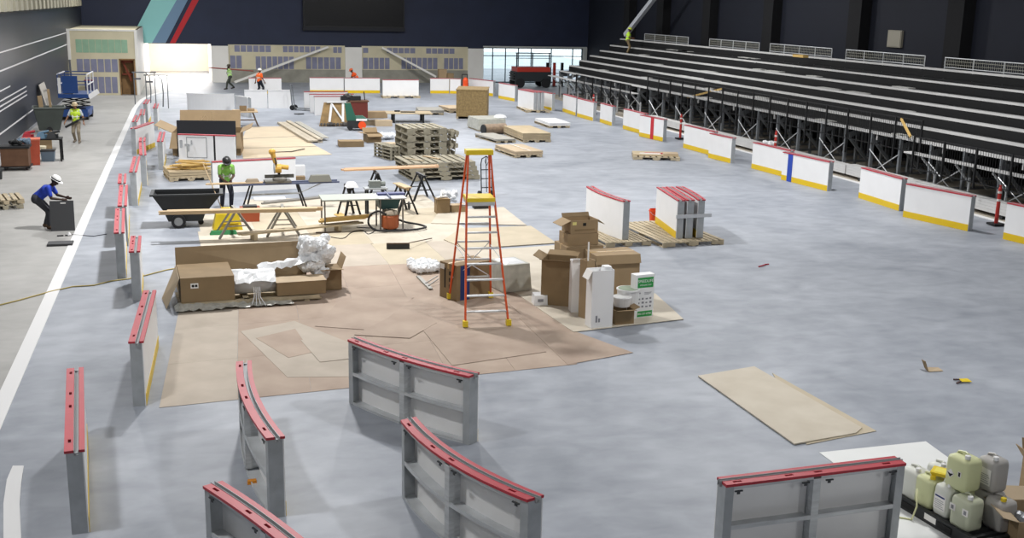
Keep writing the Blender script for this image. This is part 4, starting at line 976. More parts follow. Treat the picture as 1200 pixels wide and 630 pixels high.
# yellow sign and red bucket under the boards
A = G(250, 271); t = thing('yellow_case', 'bright yellow plastic case standing left of the orange tool box', 'tool case', (A.x, A.y, .01), .05)
MB().frustum((0, .82, 0, .5), (.1, .72, .08, .42), 0, .46).build('case', YPL, t); f = MB(); f.path([(.25, .25, .46), (.27, .25, .6), (.5, .25, .6), (.52, .25, .46)], .03, 6); f.build('handle', YPL, t)
f = MB(); f.box(.2, .7, -.01, .05, .12, .2); f.build('latch', mat('dark yellow', 'b3950f', .5), t)
o = MB().frustum((0, .75, 0, .25), (.05, .7, .05, .2), 0, .1).build('green_bag', mat('green nylon', '2f7a4a', .7)); A = G(246, 276); o.location = (A.x, A.y, .01); tag(o, 'flat green nylon bag on the floor in front of the yellow case', 'bag')
A = G(284, 262); t = thing('orange_tool_box', 'orange tool box on the floor behind the sawhorses', 'tool box', (A.x, A.y+.2, .01), 0); MB().frustum((0, .5, 0, .4), (-.03, .53, -.03, .43), 0, .36).build('bin', mat('orange red plastic', 'b1583a', .5), t); MB().box(-.04, .54, -.04, .44, .361, .4).build('rim', mat('brown orange', '8a4126', .5), t); f = MB(); f.box(.05, .45, .05, .35, .401, .46); f.build('tools', BLKP, t)
# black tilt cart
A = G(186, 268); t = thing('tilt_cart', 'black plastic tilt cart with wheels beside the long boards', 'cart', (A.x, A.y, 0), -.03)
W = 1.45
f = MB(); a, b, c = (.3, 1.2, .08, .72), (-.05, 1.5, 0, .8), .95
f.prism_ax([(.28, .2), (1.2, .2), (1.28, .4), (1.72, .93), (-.12, .93), (.16, .5)], 0.02, .04, 'y'); f.prism_ax([(.28, .2), (1.2, .2), (1.28, .4), (1.72, .93), (-.12, .93), (.16, .5)], .86, .88, 'y')
for p, q in (((.28, .2), (1.2, .2)), ((1.2, .2), (1.28, .4)), ((1.28, .4), (1.72, .93)), ((-.12, .93), (.16, .5)), ((.16, .5), (.28, .2))): f.quad([(p[0], .04, p[1]), (q[0], .04, q[1]), (q[0], .86, q[1]), (p[0], .86, p[1])], .02)
f.build('tub', BLKP, t)
f = MB(); f.box(-.2, 1.8, -.04, .02, .93, .98); f.box(-.2, 1.8, .88, .94, .93, .98); f.box(-.2, -.1, .021, .879, .93, .98); f.box(1.7, 1.8, .021, .879, .93, .98); f.build('rim', mat('worn black plastic', '34373a', .5), t)
for y in (-.06, .9):
    MB().tube((.55, y, .2), (.55, y+.06, .2), .2, n=20).build('wheel', HOSE, t); MB().tube((.55, y-.012, .2), (.55, y+.072, .2), .12, n=14).build('wheel_hub', mat('grey hub', '8d8f90', .5), t)
MB().tube((1.15, .45, .08), (1.15, .5, .08), .08, n=12).build('caster', HOSE, t)
o = MB().frustum((0, .9, 0, .5), (.2, .7, .1, .4), 0, .16).build('debris', mat('grey rubble', '77726b', .8, 0, .3, 8)); o.parent = t; o.location = (.4, .2, .62)
f = MB(); f.tube((0, 0, 0), (-.62, 1.1, 1.62), .014); o = f.build('pole', WOOD); A_ = G(253, 264); o.location = (A_.x+.35, A_.y, .02); tag(o, 'thin wooden pole leaning over the right end of the black tilt cart', 'pole')
# miter saw on long stand
A = G(222, 231, .9); B = G(385, 226, .9); d = B-A; rz = math.atan2(d.y, d.x); L = d.length
A = Vector((.25, 34.3, 0)); rz = .07
t = thing('saw_stand', 'long folding work stand with steel rails under the yellow miter saw', 'stand', (A.x, A.y, 0), rz)
f = MB(); f.beam((.9, 0, .84), (4.2, .0, .84), .05, .05); f.beam((.9, .35, .84), (4.2, .35, .84), .05, .05); f.build('rails', mat('blue grey steel', '5b6480', .5, .3), t)
for x in (1.5, 2.9):
    for y0, y1 in ((-.05, -.22), (.4, .58)): MB().beam((x, y0, .82), (x+(.25 if x > 2 else -.25), y1, 0.01), .04, .04).build('leg', BLACK, t)
MB().beam((1.4, .17, .5), (3.0, .17, .5), .03, .05).build('shelf_bar', GALV, t); MB().beam((2.95, .17, .5), (3.7, .17, .81), .03, .03).build('brace', GALV, t)
MB().box(1.9, 2.7, -.05, .42, .87, .93).build('saw_plate', mat('grey cast metal', '73716c', .5, .3), t)
boards('thin boards lying on the rails of the miter saw stand', Vector((.3, 34.35, 0)), Vector((2.0, 34.45, 0)), .87, 2, .1, .03, WOOD)
ms = thing('miter_saw', 'yellow miter saw with raised head in front of the long white board', 'saw', (A.x+2.35, A.y+.3, .935), rz)
MB().lathe([(.22, 0), (.22, .06), (.12, .09)], n=18).build('turntable', mat('grey cast metal', '73716c', .5, .3), ms); MB().box(-.45, .45, .06, .1, .06, .17).build('fence', mat('dark grey cast', '54534f', .5, .3), ms)
f = MB(); f.beam((0, .12, .1), (0, .2, .42), .07, .09); f.build('arm', BLACK, ms)
f = MB(); f.tube((-.14, .05, .36), (.05, .05, .36), .14, n=16); f.tube((.0, .05, .42), (.28, .05, .38), .075, n=12); f.tube((-.1, .12, .5), (-.18, .1, .82), .06, .08, n=10); f.ball((-.2, .1, .88), .11, .09, .1); f.build('motor_head', mat('tool yellow', 'cda24a', .45), ms)
MB().tube((-.16, .05, .36), (-.145, .05, .36), .16, n=20).build('blade', GALV, ms); MB().path([(-.1, -.02, .5), (-.12, -.12, .6), (-.14, -.05, .7)], .025, 6).build('handle', BLACK, ms)
for k, (x, y, w, h, m, lab) in enumerate([(3.25, .05, .7, .2, mat('grey tarp', '77776f', .8), 'grey folded tarp lying on the right half of the saw stand'), (1.3, .05, .45, .12, mat('offcut grey', '8c7f6d', .8), 'offcuts lying on the saw stand beside the worker')]):
    o = MB().frustum((0, w, 0, .3), (.08, w-.06, .05, .25), 0, h).build('offcuts' if k else 'folded_tarp', m); o.location = (A.x+x, A.y+y+.1, .87); o.rotation_euler = (0, 0, rz); tag(o, lab, 'material')
# white plastic and rods on the floor behind the stand
o = MB().box(0, 1.0, 0, .5, 0, .05).build('white_foam_sheet', PLAS); o.location = (1.9, 36.2, .01); tag(o, 'white foam sheet on the floor beneath the saw stand', 'sheet')
boards('long bars on the floor behind the saw stand', Vector((2.2, 35.6, 0)), Vector((4.7, 36.6, 0)), .01, 3, .08, .05, mat('grey bars', '83807a', .6, .2))
# table saw with grey extension table, orange shop vacuum
A, rz, L = E2((385, 279), (462, 275)); z0 = .01
A = G(384, 272); ts = thing('table_saw', 'table saw with dark green body and long grey extension table', 'saw', (A.x, A.y, 0), .0)
tz = .95; 
MB().box(-.15, 1.45, -.15, .8, tz-.04, tz).build('extension_table', mat('grey green laminate', 'a5aaa2', .5), ts)
MB().box(1.451, 2.25, -.15, .75, tz-.03, tz+.002).build('saw_table', ALU, ts); f = MB(); f.box(1.75, 1.78, -.3, .8, tz+.003, tz+.07); f.build('rip_fence', mat('blue grey fence', '6a7088', .4, .3), ts)
f = MB(); f.box(1.5, 2.3, .35, .6, tz+.003, tz+.06); f.build('guide_bar', mat('indigo bar', '4a4f7a', .5), ts)
MB().frustum((1.5, 2.0, .0, .55), (1.45, 2.1, -.05, .6), .62, tz-.035).build('saw_body', mat('teal green cast', '1f4344', .5), ts)
for x, y in ((-.08, -.1), (-.08, .72), (1.5, -.08), (2.15, -.08), (1.5, .65), (2.15, .65)): MB().box(x-.02, x+.02, y-.02, y+.02, .012, tz-.045).build('leg', mat('leg steel', '6e6a66', .5, .4), ts)
for x0, x1 in ((-.35, .35), (1.3, 2.3)): MB().box(x0, x1, -.16, -.121, .012, .05).build('foot_bar', mat('brown steel bar', '5e524a', .5, .3), ts)
MB().tube((2.3, -.12, .72), (2.34, -.12, .72), .12, n=16).build('hand_wheel', BLKP, ts)
sv = thing('shop_vacuum', 'orange brown shop vacuum with black hose under the table saw', 'vacuum', (A.x+1.78, A.y-.05, .01), 0)
MB().lathe([(.2, .06), (.25, .1), (.25, .42), (.22, .46)], n=18).build('drum', mat('rust orange plastic', 'a85a34', .5), sv); MB().lathe([(.23, .461), (.24, .5), (.2, .56), (.1, .6)], n=18).build('motor_lid', mat('dull beige plastic', '8b7f6f', .5), sv)
f = MB()
for k in range(4): a = PI/4+k*PI/2; f.ball((.2*math.cos(a), .2*math.sin(a), .035), .035, n=8)
f.build('casters', BLKP, sv)
P = [Vector((-.25, -.05, .35))]+[Vector((-.05+.75*math.cos(a)-.0, -.3+.1*math.sin(a), .45-.42*math.cos(a*.0)*1+.42*math.sin(a)*0)) for a in ()]
P = [(-.15, -.2, .5), (-.4, -.3, .62), (-.62, -.3, .5), (-.66, -.3, .25), (-.45, -.35, .08), (0, -.4, .05), (.5, -.35, .05), (.9, -.2, .06), (1.05, 0, .06), (.85, .1, .12), (.5, .05, .2), (.24, 0, .3)]
MB().path(smooth_pts(P), .03, 8).build('hose', HOSE, sv, True)
P = [G(*p, .02) for p in ((385, 277), (402, 279), (412, 272), (425, 270), (432, 274), (440, 268), (418, 266))]
o = MB().path(smooth_pts(P), .012, 5).build('extension_lead', HOSE, None, True); tag(o, 'black power cord curling on the floor beneath the table saw', 'cord')
# second saw on dark sawhorse left of table saw
t = sawhorse('dark folding stand behind the extension table, with a white wrapped end', G(411, 256)+Vector((0, .3, 0)), .15, .8, .95, BLACK)
MB().frustum((-.18, .18, -.45, -.1), (-.1, .1, -.4, -.15), .951, 1.1).build('white_wrap', PLAS, t)
A = G(424, 240, .9); t = thing('bench_grinder', 'small grey machine standing behind the table saw', 'machine', (A.x+.9, A.y+3.2, .01)); 
f = MB(); f.box(-.3, -.24, -.2, -.14, 0, .8); f.box(.24, .3, -.2, -.14, 0, .8); f.box(-.3, -.24, .14, .2, 0, .8); f.box(.24, .3, .14, .2, 0, .8); f.build('stand', BLACK, t); MB().box(-.35, .35, -.22, .22, .801, .84).build('top', GALV, t); f = MB(); f.box(-.2, .15, -.12, .12, .841, 1.05); f.tube((.15, 0, .95), (.3, 0, .95), .08); f.build('machine_body', mat('grey green machine', '7d837f', .5), t)
# sawhorses and lumber right
sawhorse('dark sawhorse under the left end of the two pale orange boards', G(441, 229), 0, .8, .8, BLACK, spread=.3)
sawhorse('dark sawhorse under the right end of the two pale orange boards', G(493, 233), .1, .9, .85, BLACK, spread=.38)
t = sawhorse('sawhorse with a pale wooden top right of the table saw', G(474, 252)+Vector((0, .35, 0)), .2, .9, .85, BLACK, top=WOOD, spread=.33)
MB().box(-.12, .12, -.5, .5, .851, .88).build('plank_top', WOOD, t)
A = G(412, 205, .9); B = G(523, 200, .9); y = G(441, 229).y
OB = mat('pale orange lumber', 'c9a27d', .7, 0, .1, 3, stretch=(.6, 8, 8))
boards('two pale orange boards lying across dark sawhorses left of the ladder top', Vector((A.x-.1, y-.1, 0)), Vector((B.x-.05, y+.3, 0)), .865, 3, .14, .05, OB)
# plywood scrap left of the table saw etc.
sheet('plywood_scrap', 'small plywood scrap on the floor under the extension table', 'scrap', [(391, 251), (402, 257), (408, 254), (399, 249)], .02, .012, WOOD2)
# boxes with bag right of sawhorses
A = G(512, 251); carton('small dark carton left of the white bag beside the sawhorses', A, 0, .42, .4, .45, CARDD, [('f', .12, 20), ('l', .1, 40)], z=.01)
A = G(529, 250); carton('low carton lying right of the small dark carton, against the ladder', A, .1, .5, .35, .24, CARD, z=.01)
A = G(524, 243); t = thing('white_bag', 'crumpled white bag lying on the low cartons left of the ladder', 'bag', (A.x+.15, A.y+.5, .01)); r = random.Random(11); lump('bag', [((r.uniform(-.2, .25), r.uniform(-.12, .12), r.uniform(.1, .4)), r.uniform(.06, .13)) for k in range(20)], PLAS, t, .025)
A = G(512, 251)+Vector((.17, .1, 0)); o = MB().beam((0, 0, .02), (.35, .2, .03), .1, .03).beam((.1, -.05, .05), (.2, .2, .22), .04, .03).build('paper_offcuts', PAPER); o.location = (A.x-.12, A.y+.1, .472); tag(o, 'white offcuts lying on top of the small dark carton', 'offcuts')
A = G(556, 246); o = MB().box(0, .5, 0, .3, 0, .12).build('tool_bag', BLKP); o.location = (A.x, A.y, .03); tag(o, 'low black tool bag seen through the ladder', 'bag')
# hand truck behind ladder
A = G(571, 232); t = thing('hand_truck', 'black hand truck standing behind the ladder', 'hand truck', (A.x-.02, A.y, .008), .1)
f = MB(); f.path([(-.19, 0, .12), (-.19, .1, 1.15), (-.15, .12, 1.32), (0, .12, 1.4), (.15, .12, 1.32), (.19, .1, 1.15), (.19, 0, .12)], .02, 8); f.tube((0, .02, .2), (0, .12, 1.38), .014)
for z in (.35, .65, .95): f.tube((-.19, .1*z, z), (.19, .1*z, z), .016)
f.path([(0, .05, 1.1), (-.07, .05, 1.25), (0, .05, 1.4), (.07, .05, 1.25), (0, .05, 1.1)], .01, 6); f.build('frame', BLACK, t)
MB().box(-.22, .22, -.22, 0, 0, .012).build('toe_plate', BLACK, t)
for s in (-1, 1): MB().tube((s*.2, .1, .12), (s*.26, .1, .12), .12, n=16).build('wheel', HOSE, t)
# --- pallet stacks
gS = 'grey skids in the tall stack'
A, rz = Vector((8.54, 44.61, 0)), .08
for k in range(5): pallet(['bottom skid of the tall grey stack in the middle distance', 'second skid from the bottom of the tall grey stack', 'middle skid of the tall grey stack', 'fourth skid from the bottom of the tall grey stack', 'topmost skid of the tall grey stack'][k], A+Vector((.02*(k % 2), .03*(k % 3), 0)), rz, 1.7, 1.95, .27, .001+.272*k, PALG, gS, 6)
for k in range(4): pallet(['lowest of the smaller pallets left of the tall grey stack', 'second of the smaller pallets left of the tall grey stack', 'third of the smaller pallets left of the tall grey stack', 'topmost of the smaller pallets left of the tall grey stack'][k], A+Vector((-.62, .45, 0)), rz+.2, .45, 1.6, .14, .001+.142*k, PALG, 'small pallets beside the tall stack', 4)
A, rz = Vector((7.75, 39.44, 0)), .07
for k in range(4): pallet(['bottom grey pallet of the low wide stack behind the pale orange boards', 'second grey pallet of the low wide stack', 'third grey pallet of the low wide stack', 'top grey pallet of the low wide stack behind the pale orange boards'][k], A+Vector((-.05*k, .04*k, 0)), rz, 2.6, 2.1, .16, .012+.162*k, PALG, 'grey pallets of the low wide stack', 9)
o = MB().box(-.45, .5, 0, .12, 0, .03).build('loose_plank', WOOD); o.location = (A.x+.95, A.y+1.5, .665); o.rotation_euler = (0, 0, -1.1); tag(o, 'single pale plank lying on the low wide pallet stack', 'lumber')
o = MB().box(-.45, .5, 0, .12, 0, .03).build('loose_plank', PALW); o.location = (A.x+.2, A.y+1.0, .665); o.rotation_euler = (0, 0, -1.0); tag(o, 'grey plank on the left end of the low wide pallet stack', 'lumber')
A = Vector((10.35, 44.7, 0))
for k in range(2):
    t = pallet(['left pallet standing on edge against the tall grey stack', 'right pallet standing on edge against the tall grey stack'][k], A+Vector((.02+.2*k, .2, .002)), 0, 1.2, 1.0, .14, 0, PALG, 'pallets on edge', 6); t.rotation_euler = (0, -PI/2+.06, .05); t.location = A+Vector((.17+.2*k, .2, .002))
# OSB crate on skid
A, rz, L = E2((553, 142.5), (574, 137.5))
B0, rz2, L2 = E2((534.5, 139), (553, 142.5))
cr = thing('strand_board_crate', 'large closed crate of yellowish strand board on the far floor', 'crate', (B0.x, B0.y, 0), -.30)
MB().box(0, 1.75, 0, 2.6, .13, 1.62).build('crate_body', OSB, cr); MB().box(-.03, 1.78, -.03, 2.63, 1.621, 1.66).build('crate_lid', OSB, cr)
f = MB()
for x in (0, .8, 1.63): f.box(x, x+.12, 0, 2.6, .001, .129)
f.build('skids', PALW, cr)
# wrapped crates & flat stacks on the right of the pallet stack
A, rz, L = E2((560, 154), (599, 148)); t = thing('wrapped_crate', 'low grey wrapped crate just in front of the strand board crate', 'package', (A.x, A.y, 0), .05); MB().frustum((0, 1.55, 0, 2.0), (.05, 1.5, .05, 1.9), .08, .62).build('wrap', GPLAS, t); MB().box(.05, 1.5, .05, 1.95, .001, .079).build('skid', PALW, t); f = MB(); f.ball((1.4, .6, .66), .35, .4, .15); f.build('loose_film', PLAS, t)
A = G(570, 158); t = thing('film_roll', 'brownish roll with dark end lying before the grey wrapped crate', 'roll', (A.x-.1, A.y, 0)); MB().tube((0, .1, .27), (1.2, .5, .27), .26, n=16).build('roll', mat('brown film', '8d7a66', .5, 0, .2, 6), t); MB().tube((-.06, .08, .27), (-.005, .098, .27), .24, n=16).build('dark_end', BLKP, t)
def plystack(label, px, rz, w, d, n, m, group=None):
    A = G(*px); t = thing('panel_stack', label, 'panel stack', (A.x, A.y, 0), rz, group)
    for nm, me in pallet_parts(w, d, .12, PALW, 8): link('pallet_'+nm, me, t)
    r = random.Random(n)
    for k in range(n): o = r.uniform(-.03, .03); MB().box(o, w+o, 0, d, .121+.085*k, .121+.085*k+.07).build('panel', m, t)
    return t
plystack('stack of three plywood packs on a pallet at the far middle', (613, 167), -.0, 1.4, 3.4, 4, PLY)
A = G(583, 168.5); plystack('flat grey topped pallet left of the plywood packs', (582, 168), -.0, 1.0, 2.6, 1, mat('grey sheet top', '9d9a92', .7)).rotation_euler = (0, 0, .15)
t = plystack('flat wooden pallet load with white straps nearest to the open floor', (603, 185), .1, 1.3, 2.4, 2, CARDL); MB().box(.7, .75, -.01, 2.41, .295, .3).build('strap', PAPER, t)
t = plystack('white topped low pallet at the far right', (643, 150), .0, 1.2, 2.6, 2, WHITE)
plystack('grey flat pallet stack at the far end, left one', (490, 134.5), -.12, 1.5, 2.0, 2, mat('grey sheet top', '9d9a92', .7))
plystack('brown flat pallet stack right of the grey one at the far end', (527, 132.5), .1, 1.2, 2.2, 2, CARDL)
A = G(603, 133); pallet('pallet carrying the trio of boards at the rink corner', Vector((19.75, 64.7, 0)), -.08, 1.5, 2.9)
A = G(446, 114.8); pallet('low pallet carrying a white board at the far end', Vector((12.7, 75.1, 0)), 0, 2.6, 1.0)
# table with dark legs in the back
A = G(466, 144); t = thing('work_table', 'low plywood work table with black legs in the back', 'table', (A.x-.3, A.y, 0), -.1)
MB().box(-.3, 2.2, 0, 1.5, .48, .52).build('table_top', PLY, t)
for x, y in ((.1, .15), (1.7, .15), (.1, 1.3), (1.7, 1.3)): MB().box(x-.06, x+.06, y-.06, y+.06, 0, .479).build('leg', BLACK, t)
f = MB(); f.box(.5, 1.3, .5, .6, .521, .58); f.box(.2, .5, .9, 1.0, .521, .6); f.build('tools', BLKP, t)
# cartons & rolls around the back
boards('pile of pale planks and bars lying on the floor in the back left', G(378, 167), G(340, 145), .002, 7, .22, .06, mat('grey pale planks', 'b5ab99', .75, 0, .08, 3))
boards('metal bars lying on top of the plank pile in the back left', G(385, 165), G(352, 146), .126, 3, .1, .05, mat('pale bars', 'b9b6ac', .5, .2))
A = G(345, 141); o = MB().path([(0, 0, .04), (.3, .1, .04), (.5, -.1, .05), (.2, -.2, .04), (0, 0, .04)], .03, 6).build('cord_coil', BLKP); o.location = A+Vector((0, 0, .31)); tag(o, 'black coil of cord on the plank pile', 'cord')
A = G(374, 148); t = thing('leaning_plywood', 'sheet of plywood with white foam strips leaning against the back stack', 'board', (A.x, A.y, 0), -.02)
MB().quad([(0, 0, .01), (1.7, 0, .01), (1.75, .9, 1.15), (.35, .9, 1.15)], .04).build('plywood', mat('dark plywood', '8a7048', .7, 0, .2, 4), t)
f = MB(); f.beam((.55, .1, .22), (.75, .8, 1.12), .12, .03); f.beam((.75, .75, 1.1), (1.25, .15, .3), .12, .03); f.beam((1.25, .1, .22), (1.35, .8, 1.12), .12, .03); f.box(.5, 1.5, .7, .85, 1.16, 1.22); f.build('foam_strips', PLAS, t)
f = MB(); r = random.Random(4)
for k in range(9): f.ball((.1+.17*k, -.12+r.uniform(-.04, .04), .12), r.uniform(.07, .13), n=7)
f.build('clutter', mat('dark clutter', '55504c', .6, 0, .4, 9), t)
A = G(407, 153); t = thing('cleaning_machine', 'dark green machine with black base and orange pad, near the back stack', 'machine', (A.x, A.y, 0), -.1)
MB().frustum((0, .9, 0, .8), (.02, .75, .02, .6), .12, .5).build('lower_body', BLKP, t); MB().frustum((-.02, .5, .1, .6), (-.1, .2, .2, .6), .5, 1.35).build('green_tank', GREEN, t); MB().frustum((.3, 1.1, .1, .7), (.35, .8, .2, .6), .501, .72).build('green_hood', GREEN, t)
MB().box(.45, 1.0, -.03, .02, .5, .6).build('white_bar', WHITE, t); MB().tube((.75, -.02, .28), (.75, -.1, .28), .2, n=14).build('orange_pad', SAFO, t)
for x in (.15, .8): MB().tube((x, -.01, .13), (x, .1, .13), .13, n=14).build('wheel', HOSE, t)
A = G(413, 141); t = thing('engine_crate', 'red brown drum shaped machine with black engine on top', 'machine', (A.x, A.y+.6, 0), 0)
MB().box(0, .95, 0, .8, .05, .95).build('red_body', mat('dull red paint', '6e3028', .5), t); MB().box(-.05, 1.02, -.05, .85, .951, 1.02).build('top_deck', mat('rust top', '6b4a38', .7), t); f = MB(); f.ball((-.1, .4, 1.2), .3, .25, .2); f.box(-.5, .6, .2, .6, 1.021, 1.25); f.tube((.85, .4, 1.02), (.8, .4, 1.5), .03); f.build('engine', BLKP, t); MB().box(-.5, -.01, .15, .65, .6, .95).build('side_tray', GREY, t)
carton('low long carton lying in front of the cleaning machine', G(398, 172.5), .0, 1.1, .7, .26, CARDD)
carton('long carton lying behind the cleaning machine', G(427, 138.5), -.05, 1.3, .8, .35, CARD)
carton('crumpled open carton right of the cleaning machine', G(430, 167), .1, .7, .7, .4, CARDD, [('l', .3, 10), ('b', .3, 40), ('f', .3, -20)], closed=False)
carton('flat carton lying right of the crumpled open one', G(442, 170), .0, .9, .6, .06, CARDL)
carton('small torn carton behind the crumpled open one', G(424, 147), .2, .8, .6, .22, CARDL, [('l', .3, 20), ('f', .3, 20)], closed=False)
A = G(447, 164); t = thing('plastic_heap', 'heap of clear plastic left of the tall grey stack', 'plastic', (A.x, A.y, 0)); r = random.Random(21); lump('heap', [((r.uniform(0, .7), r.uniform(0, .8), r.uniform(.1, .2)), r.uniform(.08, .18)) for k in range(18)], PLAS, t, .035)
A = G(440, 148); carton('low carton behind the heap of clear plastic', A, 0, .9, .5, .3, CARDL)
# hand truck in the back
A = G(343, 129); t = thing('hand_truck', 'grey hand truck lying back in front of the white boards', 'hand truck', (A.x, A.y, 0), -.5)
f = MB(); f.tube((0, 0, .15), (-.15, 0, 1.5), .03); f.tube((0, .3, .15), (-.15, .3, 1.5), .03); f.tube((-.15, 0, 1.5), (-.15, .3, 1.5), .03); f.build('frame', GREY, t); MB().box(0, 1.2, -.05, .35, .1, .14).build('toe_deck', GREY, t)
for y in (-.1, .36): MB().tube((0, y, .15), (0, y+.06, .15), .15, n=14).build('wheel', HOSE, t)
# small work bench
A = G(279, 150); t = thing('work_bench', 'small wooden work bench with splayed legs and a tool case on top', 'table', (A.x-.1, A.y+.6, 0), .0)
MB().box(-.1, 1.15, 0, 1.2, .72, .77).build('bench_top', WOOD, t)
for x0, x1 in ((.15, -.05), (.9, 1.15)):
    for y in (.15, 1.05): MB().beam((x0, y, .72), (x1, y, 0), .06, .06).build('leg', mat('dark leg wood', '5b4a3c', .7), t)
MB().box(-.0, 1.0, .12, .16, .3, .36).build('stretcher', mat('dark leg wood', '5b4a3c', .7), t)
t2 = thing('tool_crate', 'small wooden crate and tools sitting on the small work bench', 'crate', (A.x+.15, A.y+.9, .771)); open_shell(.35, .3, .25).build('crate', CARDD, t2); MB().box(.4, .75, 0, .3, 0, .12).build('scraps', CARD, t2)
# --- big open carton with uprights
A, rz, L = E2((212, 186), (276, 178))
bc = thing('open_carton', 'huge open brown carton with splayed flaps behind the gate board', 'carton', (-.75, 47.6, 0), -.1)
W, D, H = 2.75, 2.1, .95
open_shell(W, D, H, .02).build('body', CARDD, bc)
for p, q, o_, ln, an in (((0, 0, H), (0, D, H), (-1, 0, 0), .75, 25), ((W, 0, H), (W, D, H), (1, 0, 0), .5, 25), ((.1, D, H), (W-.1, D, H), (0, 1, .0), .8, 62), ((0, 0, H), (.6, 0, H), (-.3, -1, 0), .7, -62), ((W-.5, 0, H), (W, 0, H), (.3, -1, 0), .7, -62)): flap(p, q, o_, ln, an, .015).build('flap', CARD, bc)
f = MB(); f.beam((1.0, 1.0, .03), (1.1, 1.2, 1.5), .06, .04); f.beam((1.2, 1.0, .03), (1.35, 1.3, 1.45), .05, .05); f.beam((1.6, 1.4, .03), (1.5, 1.5, 1.7), .05, .05); f.path([(.9, 1.3, .05), (1.05, 1.3, 1.3), (1.25, 1.4, 1.55), (1.4, 1.4, 1.3)], .02, 6); f.build('packed_rods', WOOD, bc)
# --- plywood stack with yellow offcuts
A, rz, L = E2((197, 212), (238, 213))
ps = plystack('stack of thick plywood sheets on skids left of the long white board', (199, 213), .15, 1.5, 1.6, 3, PLY)
r = random.Random(31)
for k in range(15):
    o = MB().box(-.55, .55, -.06, .06, 0, .045).build('lumber_offcut', WOOD2); 
    o.location = (ps.location.x+.65+r.uniform(-.2, .3), ps.location.y+.85+r.uniform(-.5, .5), .378+.048*(k//3)); o.rotation_euler = (0, 0, r.uniform(-.6, .6)); tag(o, 'short yellow lumber offcut heaped on the plywood stack', 'lumber', 'yellow offcuts on the plywood stack')
o = MB().box(0, .5, 0, .35, 0, .4).build('white_carton', WHITE); A = G(342, 207); o.location = A; tag(o, 'white carton standing at the right end of the long white board', 'carton')
o = MB().box(0, .45, 0, .3, 0, .12).build('dark_wood_block', CARDD); A = G(342, 209); o.location = A+Vector((0, -.4, 0)); tag(o, 'brown wood block before the white carton', 'block')
# ------------------------------------------------------------------ left walkway
A, rz, L = E2((60, 271), (81, 271)); t = thing('dark_mat', 'dark rubber mat held upright by the stooping worker', 'mat', (A.x, A.y, 0), .02)
t.rotation_euler = (-.12, 0, .02); MB().box(0, .62, 0, .05, .0, .84).build('sheet', mat('charcoal rubber', '47484a', .7), t); MB().box(.28, .42, -.003, -.001, .76, .79).build('hand_slot', PAPER, t)
t = MB().box(0, .62, 0, .42, 0, .06).build('floor_mat', mat('charcoal rubber', '47484a', .7)); t.location = G(55, 289); tag(t, 'dark rubber mat lying flat on the walkway below the stooping worker', 'mat')
t = MB().lathe([(.05, 0), (.06, .03), (.03, .09)], n=10).build('plastic_fitting', WHITE); t.location = G(81, 276); tag(t, 'small white part on the walkway by the upright mat', 'part')
t = MB().tube((0, 0, .02), (.16, .02, .02), .018).tube((.2, .03, .02), (.3, .03, .02), .018).build('dark_rod', BLKP); t.location = G(67, 277); tag(t, 'dark metal rod on the walkway below the upright mat', 'rod')
P = [G(*p, .01) for p in ((82, 274.5), (95, 275.5), (110, 276.5), (125, 274))]; o = MB().path(P, .01, 5).build('thin_cable', BLKP); tag(o, 'thin dark cable running over the white edge strip', 'cable')
# tool carts at the left wall
A = G(2, 200); t = thing('tool_cart', 'brown tool cart with black top tray near the left wall', 'cart', (A.x, A.y, 0), 0)
MB().box(0, .95, 0, .7, .16, .82).build('box', mat('brown crate', '6d4f3b', .7, 0, .15, 3), t); f = MB(); f.box(-.05, 1.0, -.05, .75, .821, .9); f.build('top_tray', BLKP, t)
for x in (.1, .85):
    for y in (.05, .6): MB().tube((x, y, .08), (x+.05, y, .08), .08, n=12).build('caster', HOSE, t)
f = MB(); f.box(-.05, 1.0, -.03, .73, .11, .159); f.build('base', BLACK, t)
A = G(27, 194); t = thing('orange_bin', 'faded orange plastic bin beside the brown tool cart', 'bin', (A.x+.02, A.y, 0), .1); MB().frustum((.02, .58, .02, .58), (-.03, .63, -.03, .63), 0, .95).build('bin', mat('faded orange plastic', 'b7543c', .6, 0, .08, 4), t); MB().box(-.05, .65, -.05, .65, .951, 1.0).build('rim', mat('faded orange rim', 'c26a52', .6), t)
tags = [((12, 178), 1.0, BLKP, .5, .25, 'black tool bag lying on the brown tool cart', .905), ((22, 178), .9, mat('blue grey cloth', '66788a', .8), .45, .3, 'blue grey jacket lying on the brown tool cart', .905)]
for (px, s, m, w, h, lab, z) in tags:
    A_ = G(px[0], px[1], z); r = random.Random(int(px[0]))
    cx = min(max(A_.x, G(2, 200).x+.25), G(2, 200).x+.75); o = lump('cloth_bundle', [((r.uniform(-.22, .22), r.uniform(-.15, .15), h*.4+r.uniform(-.03, .05)), r.uniform(.06, .11)*s) for k in range(14)], m, None, .02); o.location = (cx, G(2, 200).y+.35, z+.02); tag(o, lab, 'bag')
A = G(2, 200)
for dx, w_, h_, m_, lab in ((.42, .55, .5, mat('dull red tote', '7d3b33', .6), 'dull red tote under the tool rack by the left wall'), (1.05, .5, .4, mat('grey blue tote', '5f7180', .6), 'grey blue tote under the tool rack by the left wall')):
    t = thing('storage_tote', lab, 'tote', (A.x+.3+dx-.25, A.y+2.25, 0), 0); MB().frustum((.03, w_-.03, .03, .47), (0, w_, 0, .5), 0, h_).build('tub', m_, t); MB().box(-.02, w_+.02, -.02, .52, h_+.001, h_+.04).build('lid', BLKP, t)
t = thing('tool_rack', 'black rack heaped with red and blue tools behind the orange bin', 'rack', (A.x+.3, A.y+2.2, 0)); MB().box(0, 1.6, 0, .7, .85, .9).build('shelf', BLACK, t)
